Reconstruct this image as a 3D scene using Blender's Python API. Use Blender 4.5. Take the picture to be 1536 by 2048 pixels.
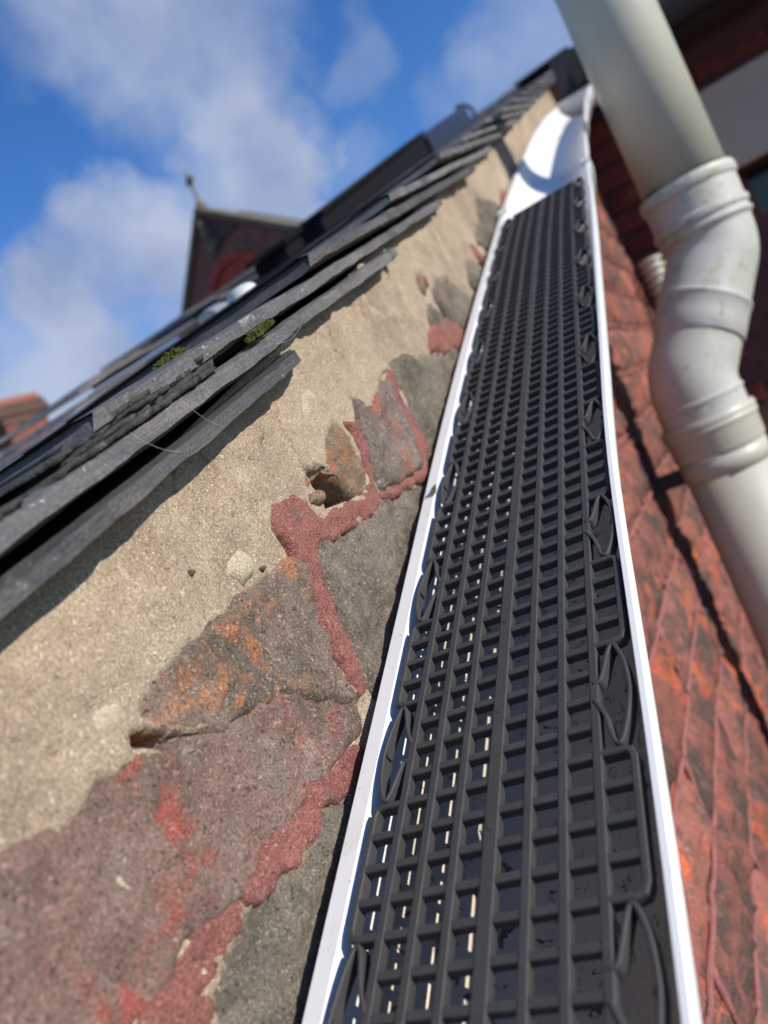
import bpy, bmesh, math, random
import numpy as np
from mathutils import Vector, Matrix, noise
from mathutils.geometry import delaunay_2d_cdt

random.seed(7)
for o in list(bpy.data.objects):
    bpy.data.objects.remove(o, do_unlink=True)
scene = bpy.context.scene
COL = scene.collection

# ------------------------------------------------------------------ camera
cd = bpy.data.cameras.new('camera')
cam = bpy.data.objects.new('camera', cd)
COL.objects.link(cam)
cd.sensor_fit = 'VERTICAL'
cd.sensor_height = 36.0
cd.lens = 28.125
cd.clip_start = 0.01
cd.clip_end = 5000
RIGHT, UP, FWD = Vector((.825, .387, -.412)), Vector((.362, .198, .911)), Vector((-.434, .901, -.023))
FWD.normalize()
RIGHT = (RIGHT - FWD * RIGHT.dot(FWD)).normalized()
UP = RIGHT.cross(FWD)
mw = Matrix((RIGHT, UP, -FWD)).transposed().to_4x4()
mw.translation = Vector((.1198, -.1973, .1259))
cam.matrix_world = mw
cd.dof.use_dof = True
cd.dof.focus_distance = 0.335
cd.dof.aperture_fstop = 8.8
scene.camera = cam

# ------------------------------------------------------------------ sun, sky, exposure
TO_SUN = Vector((.865, -.12, .487)).normalized()
SUN_ELEV = math.asin(TO_SUN.z)
SUN_ROT = math.atan2(TO_SUN.x, TO_SUN.y)
sl = bpy.data.lights.new('sun', 'SUN')
sl.energy = 5.0
sl.angle = math.radians(0.53)
sl.color = (1.0, 0.945, 0.86)
sun = bpy.data.objects.new('sun', sl)
COL.objects.link(sun)
sun.rotation_euler = TO_SUN.to_track_quat('Z', 'Y').to_euler()
sun.location = (3, 0, 3)

scene.view_settings.view_transform = 'Standard'
scene.view_settings.look = 'None'
scene.view_settings.exposure = 0.12
scene.view_settings.gamma = 1.0
scene.view_settings.use_curve_mapping = False

world = bpy.data.worlds.new('World')
scene.world = world
world.use_nodes = True
nt = world.node_tree
nt.nodes.clear()
def W(t, **k):
    n = nt.nodes.new(t)
    for a, v in k.items():
        setattr(n, a, v)
    return n
sky = W('ShaderNodeTexSky', sky_type='NISHITA')
sky.sun_disc = False
sky.sun_elevation = SUN_ELEV
sky.sun_rotation = SUN_ROT
sky.air_density = 1.0
sky.dust_density = 0.0
sky.ozone_density = 3.0
tc = W('ShaderNodeTexCoord')
def pixdir(x, y):
    return (FWD + RIGHT * ((x - 768) / 1600) + UP * ((1024 - y) / 1600)).normalized()
def wmath(op, a, b=None, c=None, clamp=False):
    n = W('ShaderNodeMath', operation=op, use_clamp=clamp)
    for i, v in enumerate((a, b, c)):
        if v is None:
            continue
        if isinstance(v, (int, float)):
            n.inputs[i].default_value = v
        else:
            nt.links.new(v, n.inputs[i])
    return n.outputs[0]
def wnoise(scale, detail, rough, dist=0.0, offs=(0, 0, 0)):
    mp = W('ShaderNodeMapping')
    mp.inputs['Location'].default_value = offs
    nt.links.new(tc.outputs['Generated'], mp.inputs['Vector'])
    n = W('ShaderNodeTexNoise')
    n.inputs['Scale'].default_value = scale
    n.inputs['Detail'].default_value = detail
    n.inputs['Roughness'].default_value = rough
    n.inputs['Distortion'].default_value = dist
    nt.links.new(mp.outputs['Vector'], n.inputs['Vector'])
    return n.outputs['Fac']
# cloud banks: direction of the centre, angular radius (deg), density
banks = [((310, 0), 13, .74), ((430, 170), 10, .74), ((490, 330), 8, .95), ((545, 410), 5.5, .92), ((265, 510), 7, .98), ((400, 470), 6, .75),
         ((110, 615), 5, .95), ((150, 790), 9, 1.1), ((10, 770), 8, .85), ((300, 710), 7, .8), ((570, 250), 4.5, .45), ((660, 370), 7, .45),
         ((1080, 80), 6, .62), ((740, 120), 4, .42), ((960, 180), 5, .40), ((180, 60), 8, .45)]
wn = W('ShaderNodeTexNoise')
wn.inputs['Scale'].default_value = 6.0
wn.inputs['Detail'].default_value = 7
wn.inputs['Roughness'].default_value = .6
nt.links.new(tc.outputs['Generated'], wn.inputs['Vector'])
wsub = W('ShaderNodeVectorMath', operation='SUBTRACT')
nt.links.new(wn.outputs['Color'], wsub.inputs[0]); wsub.inputs[1].default_value = (.5, .5, .5)
wsc = W('ShaderNodeVectorMath', operation='SCALE')
nt.links.new(wsub.outputs[0], wsc.inputs[0]); wsc.inputs['Scale'].default_value = .20
wad = W('ShaderNodeVectorMath', operation='ADD')
nt.links.new(tc.outputs['Generated'], wad.inputs[0]); nt.links.new(wsc.outputs[0], wad.inputs[1])
wnm = W('ShaderNodeVectorMath', operation='NORMALIZE')
nt.links.new(wad.outputs[0], wnm.inputs[0])
total = None
for (px, r, s) in banks:
    d = pixdir(*px)
    vm = W('ShaderNodeVectorMath', operation='DOT_PRODUCT')
    nt.links.new(wnm.outputs[0], vm.inputs[0])
    vm.inputs[1].default_value = d
    mr = W('ShaderNodeMapRange', interpolation_type='SMOOTHSTEP')
    mr.inputs['From Min'].default_value = math.cos(math.radians(r))
    mr.inputs['From Max'].default_value = 1.0
    mr.inputs['To Min'].default_value = 0.0
    mr.inputs['To Max'].default_value = s
    nt.links.new(vm.outputs['Value'], mr.inputs['Value'])
    total = mr.outputs['Result'] if total is None else wmath('MAXIMUM', total, mr.outputs['Result'])
n1 = wnoise(5.5, 8, .56, .35, (3.1, 1.2, 7.7))
n2 = wnoise(2.2, 6, .5, .2, (.4, 5.3, 2.2))
gen = wmath('MULTIPLY', wmath('SUBTRACT', n2, .66, clamp=True), 2.6)       # scattered clouds all round
cov = wmath('MAXIMUM', total, gen)
dens = wmath('ADD', wmath('MULTIPLY', cov, 1.0), wmath('MULTIPLY', wmath('SUBTRACT', n1, .5), wmath('ADD', wmath('MULTIPLY', cov, 1.3), .12)))
mr = W('ShaderNodeMapRange', interpolation_type='SMOOTHSTEP')
mr.inputs['From Min'].default_value = .22
mr.inputs['From Max'].default_value = 1.05
nt.links.new(dens, mr.inputs['Value'])
mask = wmath('MULTIPLY', mr.outputs['Result'], .93)
n3 = wnoise(7, 5, .55, .0, (9.1, 4.4, 1.0))
ccol = W('ShaderNodeMix', data_type='RGBA')
ccol.inputs[6].default_value = (3.5, 4.3, 6.6, 1)
ccol.inputs[7].default_value = (5.8, 6.6, 8.4, 1)
cr = W('ShaderNodeMapRange')
cr.inputs['From Min'].default_value = .36
cr.inputs['From Max'].default_value = .64
nt.links.new(n3, cr.inputs['Value'])
nt.links.new(cr.outputs['Result'], ccol.inputs[0])
mixc = W('ShaderNodeMix', data_type='RGBA')
nt.links.new(mask, mixc.inputs[0])
hsv = W('ShaderNodeHueSaturation')
hsv.inputs['Hue'].default_value = .512
hsv.inputs['Saturation'].default_value = 1.28
hsv.inputs['Value'].default_value = 1.9
nt.links.new(sky.outputs[0], hsv.inputs['Color'])
nt.links.new(hsv.outputs[0], mixc.inputs[6])
nt.links.new(ccol.outputs[2], mixc.inputs[7])
bg = W('ShaderNodeBackground')
bg.inputs['Strength'].default_value = .08
nt.links.new(mixc.outputs[2], bg.inputs['Color'])
wo = W('ShaderNodeOutputWorld')
nt.links.new(bg.outputs[0], wo.inputs['Surface'])

# ------------------------------------------------------------------ helpers
def mat_new(name):
    m = bpy.data.materials.new(name)
    m.use_nodes = True
    return m, m.node_tree, m.node_tree.nodes['Principled BSDF']

def material(name, base, layers=(), rough=.7, rough_var=0.0, spec=.5, bumps=(), grain=None, rnd=0.0, coat=0.0):
    """base colour + noise layers [(colour, scale or (sx,sy,sz), detail, lo, hi, amount, distortion)],
    grain=(scale, amount): fine light/dark specks; rnd: per-object value shift."""
    m, t, b = mat_new(name)
    L = t.links
    co = t.nodes.new('ShaderNodeTexCoord')
    oi = t.nodes.new('ShaderNodeObjectInfo')
    off = t.nodes.new('ShaderNodeVectorMath'); off.operation = 'SCALE'
    cmb = t.nodes.new('ShaderNodeCombineXYZ')
    for i in range(3):
        L.new(oi.outputs['Random'], cmb.inputs[i])
    L.new(cmb.outputs[0], off.inputs[0]); off.inputs['Scale'].default_value = 17.0
    add = t.nodes.new('ShaderNodeVectorMath'); add.operation = 'ADD'
    L.new(co.outputs['Object'], add.inputs[0]); L.new(off.outputs[0], add.inputs[1])
    vec = add.outputs[0]
    def nz(scale, detail=4, rough_=.55, dist=0.0):
        v = vec
        if isinstance(scale, tuple):
            mp = t.nodes.new('ShaderNodeMapping')
            mp.inputs['Scale'].default_value = scale
            L.new(vec, mp.inputs['Vector']); v = mp.outputs['Vector']; s = 1.0
        else:
            s = scale
        n = t.nodes.new('ShaderNodeTexNoise')
        n.inputs['Scale'].default_value = s
        n.inputs['Detail'].default_value = detail
        n.inputs['Roughness'].default_value = rough_
        n.inputs['Distortion'].default_value = dist
        L.new(v, n.inputs['Vector'])
        return n.outputs['Fac']
    rgb = t.nodes.new('ShaderNodeRGB'); rgb.outputs[0].default_value = (*base, 1)
    col = rgb.outputs[0]
    for la in layers:
        c, s, det, lo, hi, amt = la[:6]
        dist = la[6] if len(la) > 6 else 0.6
        f = nz(s, det, .6 if det < 8 else .74, dist)
        mr = t.nodes.new('ShaderNodeMapRange'); mr.interpolation_type = 'SMOOTHSTEP'
        mr.inputs['From Min'].default_value = lo; mr.inputs['From Max'].default_value = hi
        mr.inputs['To Max'].default_value = amt
        L.new(f, mr.inputs['Value'])
        mx = t.nodes.new('ShaderNodeMix'); mx.data_type = 'RGBA'
        L.new(mr.outputs['Result'], mx.inputs[0]); L.new(col, mx.inputs[6])
        mx.inputs[7].default_value = (*c, 1)
        col = mx.outputs[2]
    if grain:
        f = nz(grain[0], 3, .75, 0)
        mr = t.nodes.new('ShaderNodeMapRange')
        mr.inputs['From Min'].default_value = .36; mr.inputs['From Max'].default_value = .64
        mr.inputs['To Min'].default_value = 1 - grain[1]; mr.inputs['To Max'].default_value = 1 + grain[1]
        L.new(f, mr.inputs['Value'])
        hs = t.nodes.new('ShaderNodeHueSaturation')
        L.new(mr.outputs['Result'], hs.inputs['Value']); L.new(col, hs.inputs['Color'])
        col = hs.outputs[0]
    if rnd:
        mr = t.nodes.new('ShaderNodeMapRange')
        mr.inputs['To Min'].default_value = 1 - rnd; mr.inputs['To Max'].default_value = 1 + rnd
        L.new(oi.outputs['Random'], mr.inputs['Value'])
        hs = t.nodes.new('ShaderNodeHueSaturation')
        L.new(mr.outputs['Result'], hs.inputs['Value']); L.new(col, hs.inputs['Color'])
        col = hs.outputs[0]
    L.new(col, b.inputs['Base Color'])
    if rough_var:
        f = nz(60, 4)
        mr = t.nodes.new('ShaderNodeMapRange')
        mr.inputs['From Min'].default_value = .3; mr.inputs['From Max'].default_value = .7
        mr.inputs['To Min'].default_value = rough - rough_var; mr.inputs['To Max'].default_value = rough + rough_var
        L.new(f, mr.inputs['Value']); L.new(mr.outputs['Result'], b.inputs['Roughness'])
    else:
        b.inputs['Roughness'].default_value = rough
    b.inputs['Specular IOR Level'].default_value = spec
    b.inputs['Coat Weight'].default_value = coat
    prev = None
    for (s, strength, dist_) in bumps:
        f = nz(s, 4, .6, .1)
        bp = t.nodes.new('ShaderNodeBump')
        bp.inputs['Strength'].default_value = strength
        bp.inputs['Distance'].default_value = dist_
        L.new(f, bp.inputs['Height'])
        if prev:
            L.new(prev, bp.inputs['Normal'])
        prev = bp.outputs[0]
    if prev:
        L.new(prev, b.inputs['Normal'])
    return m

def mesh_obj(name, verts, faces, mat, parent=None, smooth=False, kind=None, sharp=0):
    me = bpy.data.meshes.new(name)
    me.from_pydata([tuple(v) for v in verts], [], [tuple(f) for f in faces])
    if smooth:
        me.polygons.foreach_set('use_smooth', [True] * len(me.polygons))
    me.materials.append(mat)
    me.update()
    if sharp:
        me.set_sharp_from_angle(angle=math.radians(sharp))
    return link_mesh(name, me, parent, kind)

def link_mesh(name, me, parent=None, kind=None, basis=None):
    """child meshes are modelled in world coordinates; the inverse cancels the Empty's location"""
    o = bpy.data.objects.new(name, me)
    COL.objects.link(o)
    if parent:
        o.parent = parent
        if parent.type == 'EMPTY':
            o.matrix_parent_inverse = Matrix.Translation(-Vector(parent.location))
    if basis is not None:
        o.matrix_basis = basis
    if kind:
        o['kind'] = kind
    return o

def thing(name, label, cat, loc, group=None):
    o = bpy.data.objects.new(name, None)
    COL.objects.link(o)
    o.location = loc
    o.empty_display_size = .05
    tag(o, label, cat, group)
    return o

def tag(o, label, cat, group=None):
    o['label'] = label
    o['category'] = cat
    if group:
        o['group'] = group
    return o

def part(name, verts, faces, mat, parent, smooth=False, kind=None, sharp=0):
    return mesh_obj(name, verts, faces, mat, parent, smooth, kind, sharp)

def box(x0, x1, y0, y1, z0, z1):
    v = [(x0, y0, z0), (x1, y0, z0), (x1, y1, z0), (x0, y1, z0), (x0, y0, z1), (x1, y0, z1), (x1, y1, z1), (x0, y1, z1)]
    f = [(3, 2, 1, 0), (4, 5, 6, 7), (0, 1, 5, 4), (1, 2, 6, 5), (2, 3, 7, 6), (3, 0, 4, 7)]
    return v, f

def bevel_box(x0, x1, y0, y1, z0, z1, b):
    bm = bmesh.new()
    v, f = box(x0, x1, y0, y1, z0, z1)
    vs = [bm.verts.new(p) for p in v]
    for q in f:
        bm.faces.new([vs[i] for i in q])
    bmesh.ops.bevel(bm, geom=bm.edges[:], offset=b, segments=2, affect='EDGES', profile=.6)
    bm.verts.ensure_lookup_table()
    out = [tuple(v.co) for v in bm.verts], [tuple(x.index for x in f.verts) for f in bm.faces]
    bm.free()
    return out

def merge(*vf):
    V, F = [], []
    for v, f in vf:
        o = len(V)
        V += list(v)
        F += [tuple(i + o for i in q) for q in f]
    return V, F

def sweep(path, radii, seg=32, cap=True, up=Vector((0, 1, 0))):
    """tube along a path, one radius per station"""
    V, F = [], []
    n = len(path)
    path = [Vector(p) for p in path]
    ref = up
    for i in range(n):
        t = (path[min(i + 1, n - 1)] - path[max(i - 1, 0)])
        if t.length < 1e-9:
            t = Vector((0, 0, -1))
        t.normalize()
        a = (ref - t * ref.dot(t)).normalized()
        b = t.cross(a)
        ref = a
        for k in range(seg):
            th = 2 * math.pi * k / seg
            V.append(path[i] + (a * math.cos(th) + b * math.sin(th)) * radii[i])
    for i in range(n - 1):
        for k in range(seg):
            k2 = (k + 1) % seg
            F.append((i * seg + k, i * seg + k2, (i + 1) * seg + k2, (i + 1) * seg + k))
    if cap:
        F.append(tuple(range(seg - 1, -1, -1)))
        F.append(tuple((n - 1) * seg + k for k in range(seg)))
    return V, F

A = math.radians(26)
CA, SA = math.cos(A), math.sin(A)
def S(l, g, n):
    """gutter frame (across, along the slope, normal to it) to world"""
    return Vector((l, g * CA - n * SA, g * SA + n * CA))
def sag(g):
    return -.0285 * g * g if g > 0 else 0.0
def dsag(g):
    return -.057 * g if g > 0 else 0.0
def Sg(l, g, n):
    """same, measured from the slightly bowed gutter line"""
    th = math.atan(dsag(g))
    return S(l, g - n * math.sin(th), sag(g) + n * math.cos(th))

def fbm(x, y, z, o=4):
    return noise.fractal(Vector((x, y, z)), 1.0, 2.0, o)

# ------------------------------------------------------------------ materials
M = {}
M['render'] = material('tan_render', (.36, .28, .195),
    [((.22, .16, .115), 8, 9, .44, .66, .85), ((.50, .42, .29), 26, 9, .53, .70, .75), ((.34, .20, .14), 16, 9, .54, .72, .5),
     ((.11, .085, .065), 620, 3, .58, .70, .75), ((.66, .57, .44), 700, 3, .58, .70, .8), ((.13, .105, .085), 34, 10, .62, .74, .55)],
    rough=.92, spec=.25, bumps=[(1100, .7, .0008), (380, .55, .0012), (60, .3, .003)], grain=(1250, .42))
def stone_mat(name, base, patch, patch2, dark, a1=.54, a2=.56):
    return material(name, base,
        [(dark, 13, 10, .43, .60, .85, .5), (patch2, 34, 10, a2 - .04, a2 + .12, .8, .4), (patch, 26, 10, a1 - .03, a1 + .08, .9, .5),
         ((.062, .056, .042), 9, 10, .53, .64, .8, .3), ((.34, .28, .225), 17, 10, .57, .70, .65, .3),
         (tuple(c * .55 for c in base), 70, 9, .54, .68, .7, .4), (tuple(min(1, c * 1.9) for c in base), 650, 3, .56, .68, .85), ((.030, .026, .022), 560, 3, .57, .68, .8),
         ((.20, .18, .08), 90, 9, .63, .74, .6)],
        rough=.9, spec=.3, bumps=[(1100, .75, .0008), (400, .6, .0012), (90, .5, .004)], grain=(1250, .45))
M['stone_a'] = stone_mat('grey_brown_sandstone', (.20, .145, .112), (.40, .145, .05), (.27, .125, .085), (.095, .08, .062), .54)
M['stone_b'] = stone_mat('maroon_sandstone', (.20, .122, .096), (.29, .068, .05), (.18, .145, .115), (.085, .072, .05), .52, .49)
M['stone_c'] = stone_mat('dark_grey_sandstone', (.185, .145, .112), (.24, .085, .062), (.20, .17, .13), (.08, .07, .052), .60)
M['stone_d'] = stone_mat('olive_grey_sandstone', (.16, .135, .10), (.095, .082, .058), (.25, .19, .13), (.06, .052, .038), .55)
M['stone_o'] = stone_mat('orange_sandstone', (.21, .145, .095), (.42, .13, .045), (.26, .16, .09), (.12, .10, .07), .52, .54)
M['stone_f'] = stone_mat('pinkish_grey_sandstone', (.205, .155, .13), (.38, .10, .05), (.24, .15, .125), (.11, .09, .075), .60, .58)
M['pink'] = material('pink_mortar', (.26, .105, .082),
    [((.15, .055, .05), 34, 9, .46, .68, .75), ((.17, .125, .10), 24, 10, .56, .68, .85), ((.34, .26, .18), 55, 10, .64, .74, .7), ((.31, .13, .115), 70, 9, .54, .70, .6), ((.06, .024, .022), 620, 3, .58, .70, .7), ((.52, .33, .29), 700, 3, .61, .71, .7)],
    rough=.9, spec=.25, bumps=[(1100, .9, .0009), (380, .8, .0013), (90, .5, .003)], grain=(1150, .5))
M['lime'] = material('pale_lime_patch', (.46, .385, .27), [((.34, .28, .19), 60, 9, .48, .68, .8), ((.15, .13, .10), 620, 3, .60, .70, .7)], rough=.92, spec=.2, bumps=[(1100, .8, .0009), (380, .6, .0012)], grain=(1250, .35))
M['painted'] = material('red_painted_stone', (.24, .085, .062),
    [((.075, .052, .042), 11, 10, .44, .56, .95, .6), ((.44, .105, .045), 14, 10, .53, .60, .95, .6), ((.33, .15, .125), 22, 9, .56, .70, .7, .4),
     ((.06, .045, .036), 60, 9, .57, .68, .7), ((.40, .27, .22), 160, 5, .66, .76, .5)],
    rough=.75, spec=.35, bumps=[(260, .5, .002), (45, .45, .006)], grain=(500, .3), rnd=.2)
M['pointing'] = material('red_painted_pointing', (.28, .105, .09),
    [((.15, .06, .05), 26, 9, .46, .66, .8), ((.42, .26, .22), 60, 8, .6, .74, .5)],
    rough=.75, spec=.35, bumps=[(200, .4, .0015)], grain=(500, .3))
M['slate'] = material('weathered_slate', (.105, .099, .097),
    [((.055, .054, .057), 12, 8, .43, .65, .8), ((.175, .155, .138), (40, 10, 60), 9, .48, .68, .75), ((.32, .315, .28), 75, 9, .60, .71, .75, .8),
     ((.15, .135, .07), 34, 9, .60, .74, .55), ((.48, .48, .45), 420, 3, .65, .75, .7)],
    rough=.66, rough_var=.12, spec=.4, bumps=[((120, 40, 700), .55, .0012), (600, .5, .0007), (80, .3, .002)], grain=(1000, .35), rnd=.35)
M['slate_edge'] = material('split_slate_edge', (.040, .041, .038),
    [((.018, .018, .018), 90, 5, .45, .62, .8), ((.13, .13, .115), 130, 5, .60, .72, .7), ((.08, .085, .035), 60, 4, .6, .72, .5)],
    rough=.75, spec=.4, bumps=[(500, .7, .0015), (150, .6, .004)], grain=(900, .3))
M['moss'] = material('moss', (.060, .075, .018), [((.13, .14, .035), 300, 4, .5, .66, .8), ((.03, .04, .012), 120, 4, .5, .7, .7)], rough=.95, spec=.2, bumps=[(900, .6, .001)])
M['white_pvc'] = material('white_gutter_plastic', (.78, .775, .75),
    [((.58, .57, .51), 40, 8, .54, .72, .4), ((.40, .38, .31), 120, 8, .62, .72, .5), ((.16, .15, .12), 420, 3, .68, .74, .8)], rough=.34, spec=.5, rough_var=.06, bumps=[(30, .05, .002)])
M['white_inner'] = material('silty_gutter_plastic', (.62, .525, .40),
    [((.30, .29, .25), 30, 5, .50, .70, .55), ((.04, .036, .03), 190, 5, .58, .66, .92, 1.0), ((.07, .065, .05), 60, 6, .62, .72, .7)], rough=.4, spec=.5)
M['guard'] = material('black_guard_plastic', (.047, .0465, .046),
    [((.060, .060, .060), 55, 5, .5, .72, .7), ((.095, .082, .075), 150, 4, .66, .78, .4), ((.11, .105, .095), 700, 2, .72, .78, .5)], rough=.66, rough_var=.10, spec=.34, bumps=[(700, .15, .0003)])
M['pipe'] = material('grey_soil_pipe', (.47, .455, .375),
    [((.40, .39, .32), 7, 5, .5, .7, .5), ((.34, .33, .27), (40, 40, 4), 5, .62, .74, .5), ((.08, .08, .06), 30, 9, .62, .72, .7)], rough=.42, spec=.45, rough_var=.06, bumps=[(30, .06, .003)])
M['bend'] = material('weathered_white_fitting', (.50, .485, .44),
    [((.40, .39, .35), 6, 8, .44, .68, .6), ((.30, .31, .13), 18, 9, .51, .68, .6, .6), ((.12, .12, .08), 45, 9, .57, .70, .75), ((.06, .055, .04), 16, 9, .60, .70, .75)], rough=.45, spec=.45, rough_var=.08, bumps=[(60, .12, .002)])
M['grime'] = material('grimy_seal', (.05, .055, .03), [((.11, .13, .04), 40, 5, .5, .66, .7)], rough=.9, spec=.2)
M['iron'] = material('black_iron', (.02, .019, .018), [((.06, .035, .02), 40, 4, .58, .7, .6)], rough=.6, spec=.5)
M['brick'] = material('red_painted_brick', (.15, .028, .022), [((.06, .022, .018), 9, 5, .48, .66, .8), ((.30, .075, .04), 14, 5, .60, .70, .6)], rough=.8, spec=.3, bumps=[(70, .5, .004)], rnd=.25)
M['brick_mortar'] = material('dark_brick_mortar', (.10, .05, .045), [((.05, .03, .03), 20, 4, .5, .7, .7)], rough=.95, spec=.2)
M['lintel'] = material('grey_painted_lintel', (.46, .385, .315), [((.38, .315, .26), 6, 5, .5, .7, .6), ((.14, .12, .11), 30, 5, .64, .74, .5)], rough=.8, spec=.3, bumps=[(60, .4, .003)])
M['void'] = material('dark_window_glass', (.010, .010, .012), rough=.12, spec=.5)
M['frame_red'] = material('dark_red_timber', (.13, .018, .016), [((.07, .012, .012), 20, 4, .5, .7, .6)], rough=.5)
M['pale_timber'] = material('pale_painted_timber', (.55, .51, .46), [((.3, .27, .24), 30, 4, .55, .7, .6)], rough=.6)
M['dark_gutter'] = material('dark_eaves_gutter', (.035, .032, .033), [((.09, .08, .07), 20, 5, .56, .7, .6)], rough=.55, spec=.45)
M['lead'] = material('grey_lead', (.22, .23, .245), [((.33, .34, .35), 12, 5, .5, .7, .7), ((.10, .10, .10), 20, 5, .6, .72, .6)], rough=.5, spec=.5, bumps=[(20, .3, .01)])
M['felt'] = material('black_felt', (.006, .006, .008), [((.012, .012, .012), 20, 4, .5, .7, .5)], rough=.95, spec=.15)
M['blue_metal'] = material('dark_blue_grey_metal', (.012, .017, .032), [((.025, .03, .05), 15, 4, .5, .7, .6)], rough=.5, spec=.5)
M['white_cap_edge'] = material('white_cap_and_lit_edge', (.56, .58, .58), [((.45, .45, .43), 14, 5, .55, .7, .6)], rough=.55)  # white of the plastic cap, also light painted on as a slate edge strip
M['church_brick'] = material('dark_red_church_brick', (.21, .085, .072), [((.12, .06, .055), 1.5, 5, .45, .66, .8), ((.20, .07, .05), 4, 4, .55, .7, .6)], rough=.9, spec=.2, bumps=[(6, .4, .05)])
M['church_red'] = material('bright_red_church_brick', (.36, .06, .045), [((.22, .04, .03), 2, 4, .5, .7, .6)], rough=.9, spec=.2)
M['church_stone'] = material('buff_church_stone', (.17, .15, .105), [((.09, .08, .055), 2, 5, .48, .66, .8)], rough=.9, spec=.2)
M['church_roof'] = material('church_slate', (.06, .06, .065), [((.10, .09, .08), 2, 4, .5, .7, .6)], rough=.7)
M['timber'] = material('dark_timber', (.05, .035, .03), rough=.8)
M['stack_brick'] = material('orange_red_stack_brick', (.25, .095, .065), [((.18, .08, .055), 6, 5, .5, .7, .7), ((.42, .19, .13), 16, 4, .58, .7, .6)], rough=.9, spec=.2, rnd=.2)
M['stack_dark'] = material('sooty_stack_brick', (.12, .07, .055), [((.06, .045, .04), 8, 5, .5, .7, .7)], rough=.9, spec=.2, rnd=.2)
M['ground'] = material('yard_concrete', (.10, .095, .085), [((.06, .058, .05), .6, 6, .45, .68, .8), ((.13, .125, .11), 4, 5, .55, .7, .6)], rough=.9, spec=.25, bumps=[(20, .3, .02)])
M['web'] = material('cobweb', (.45, .45, .44), rough=.6)

# ================================================================== SETTING
gv, gf = box(-400, 400, -400, 400, -3.62, -3.6)
ground = mesh_obj('ground', gv, gf, M['ground'])
ground['kind'] = 'structure'

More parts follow.
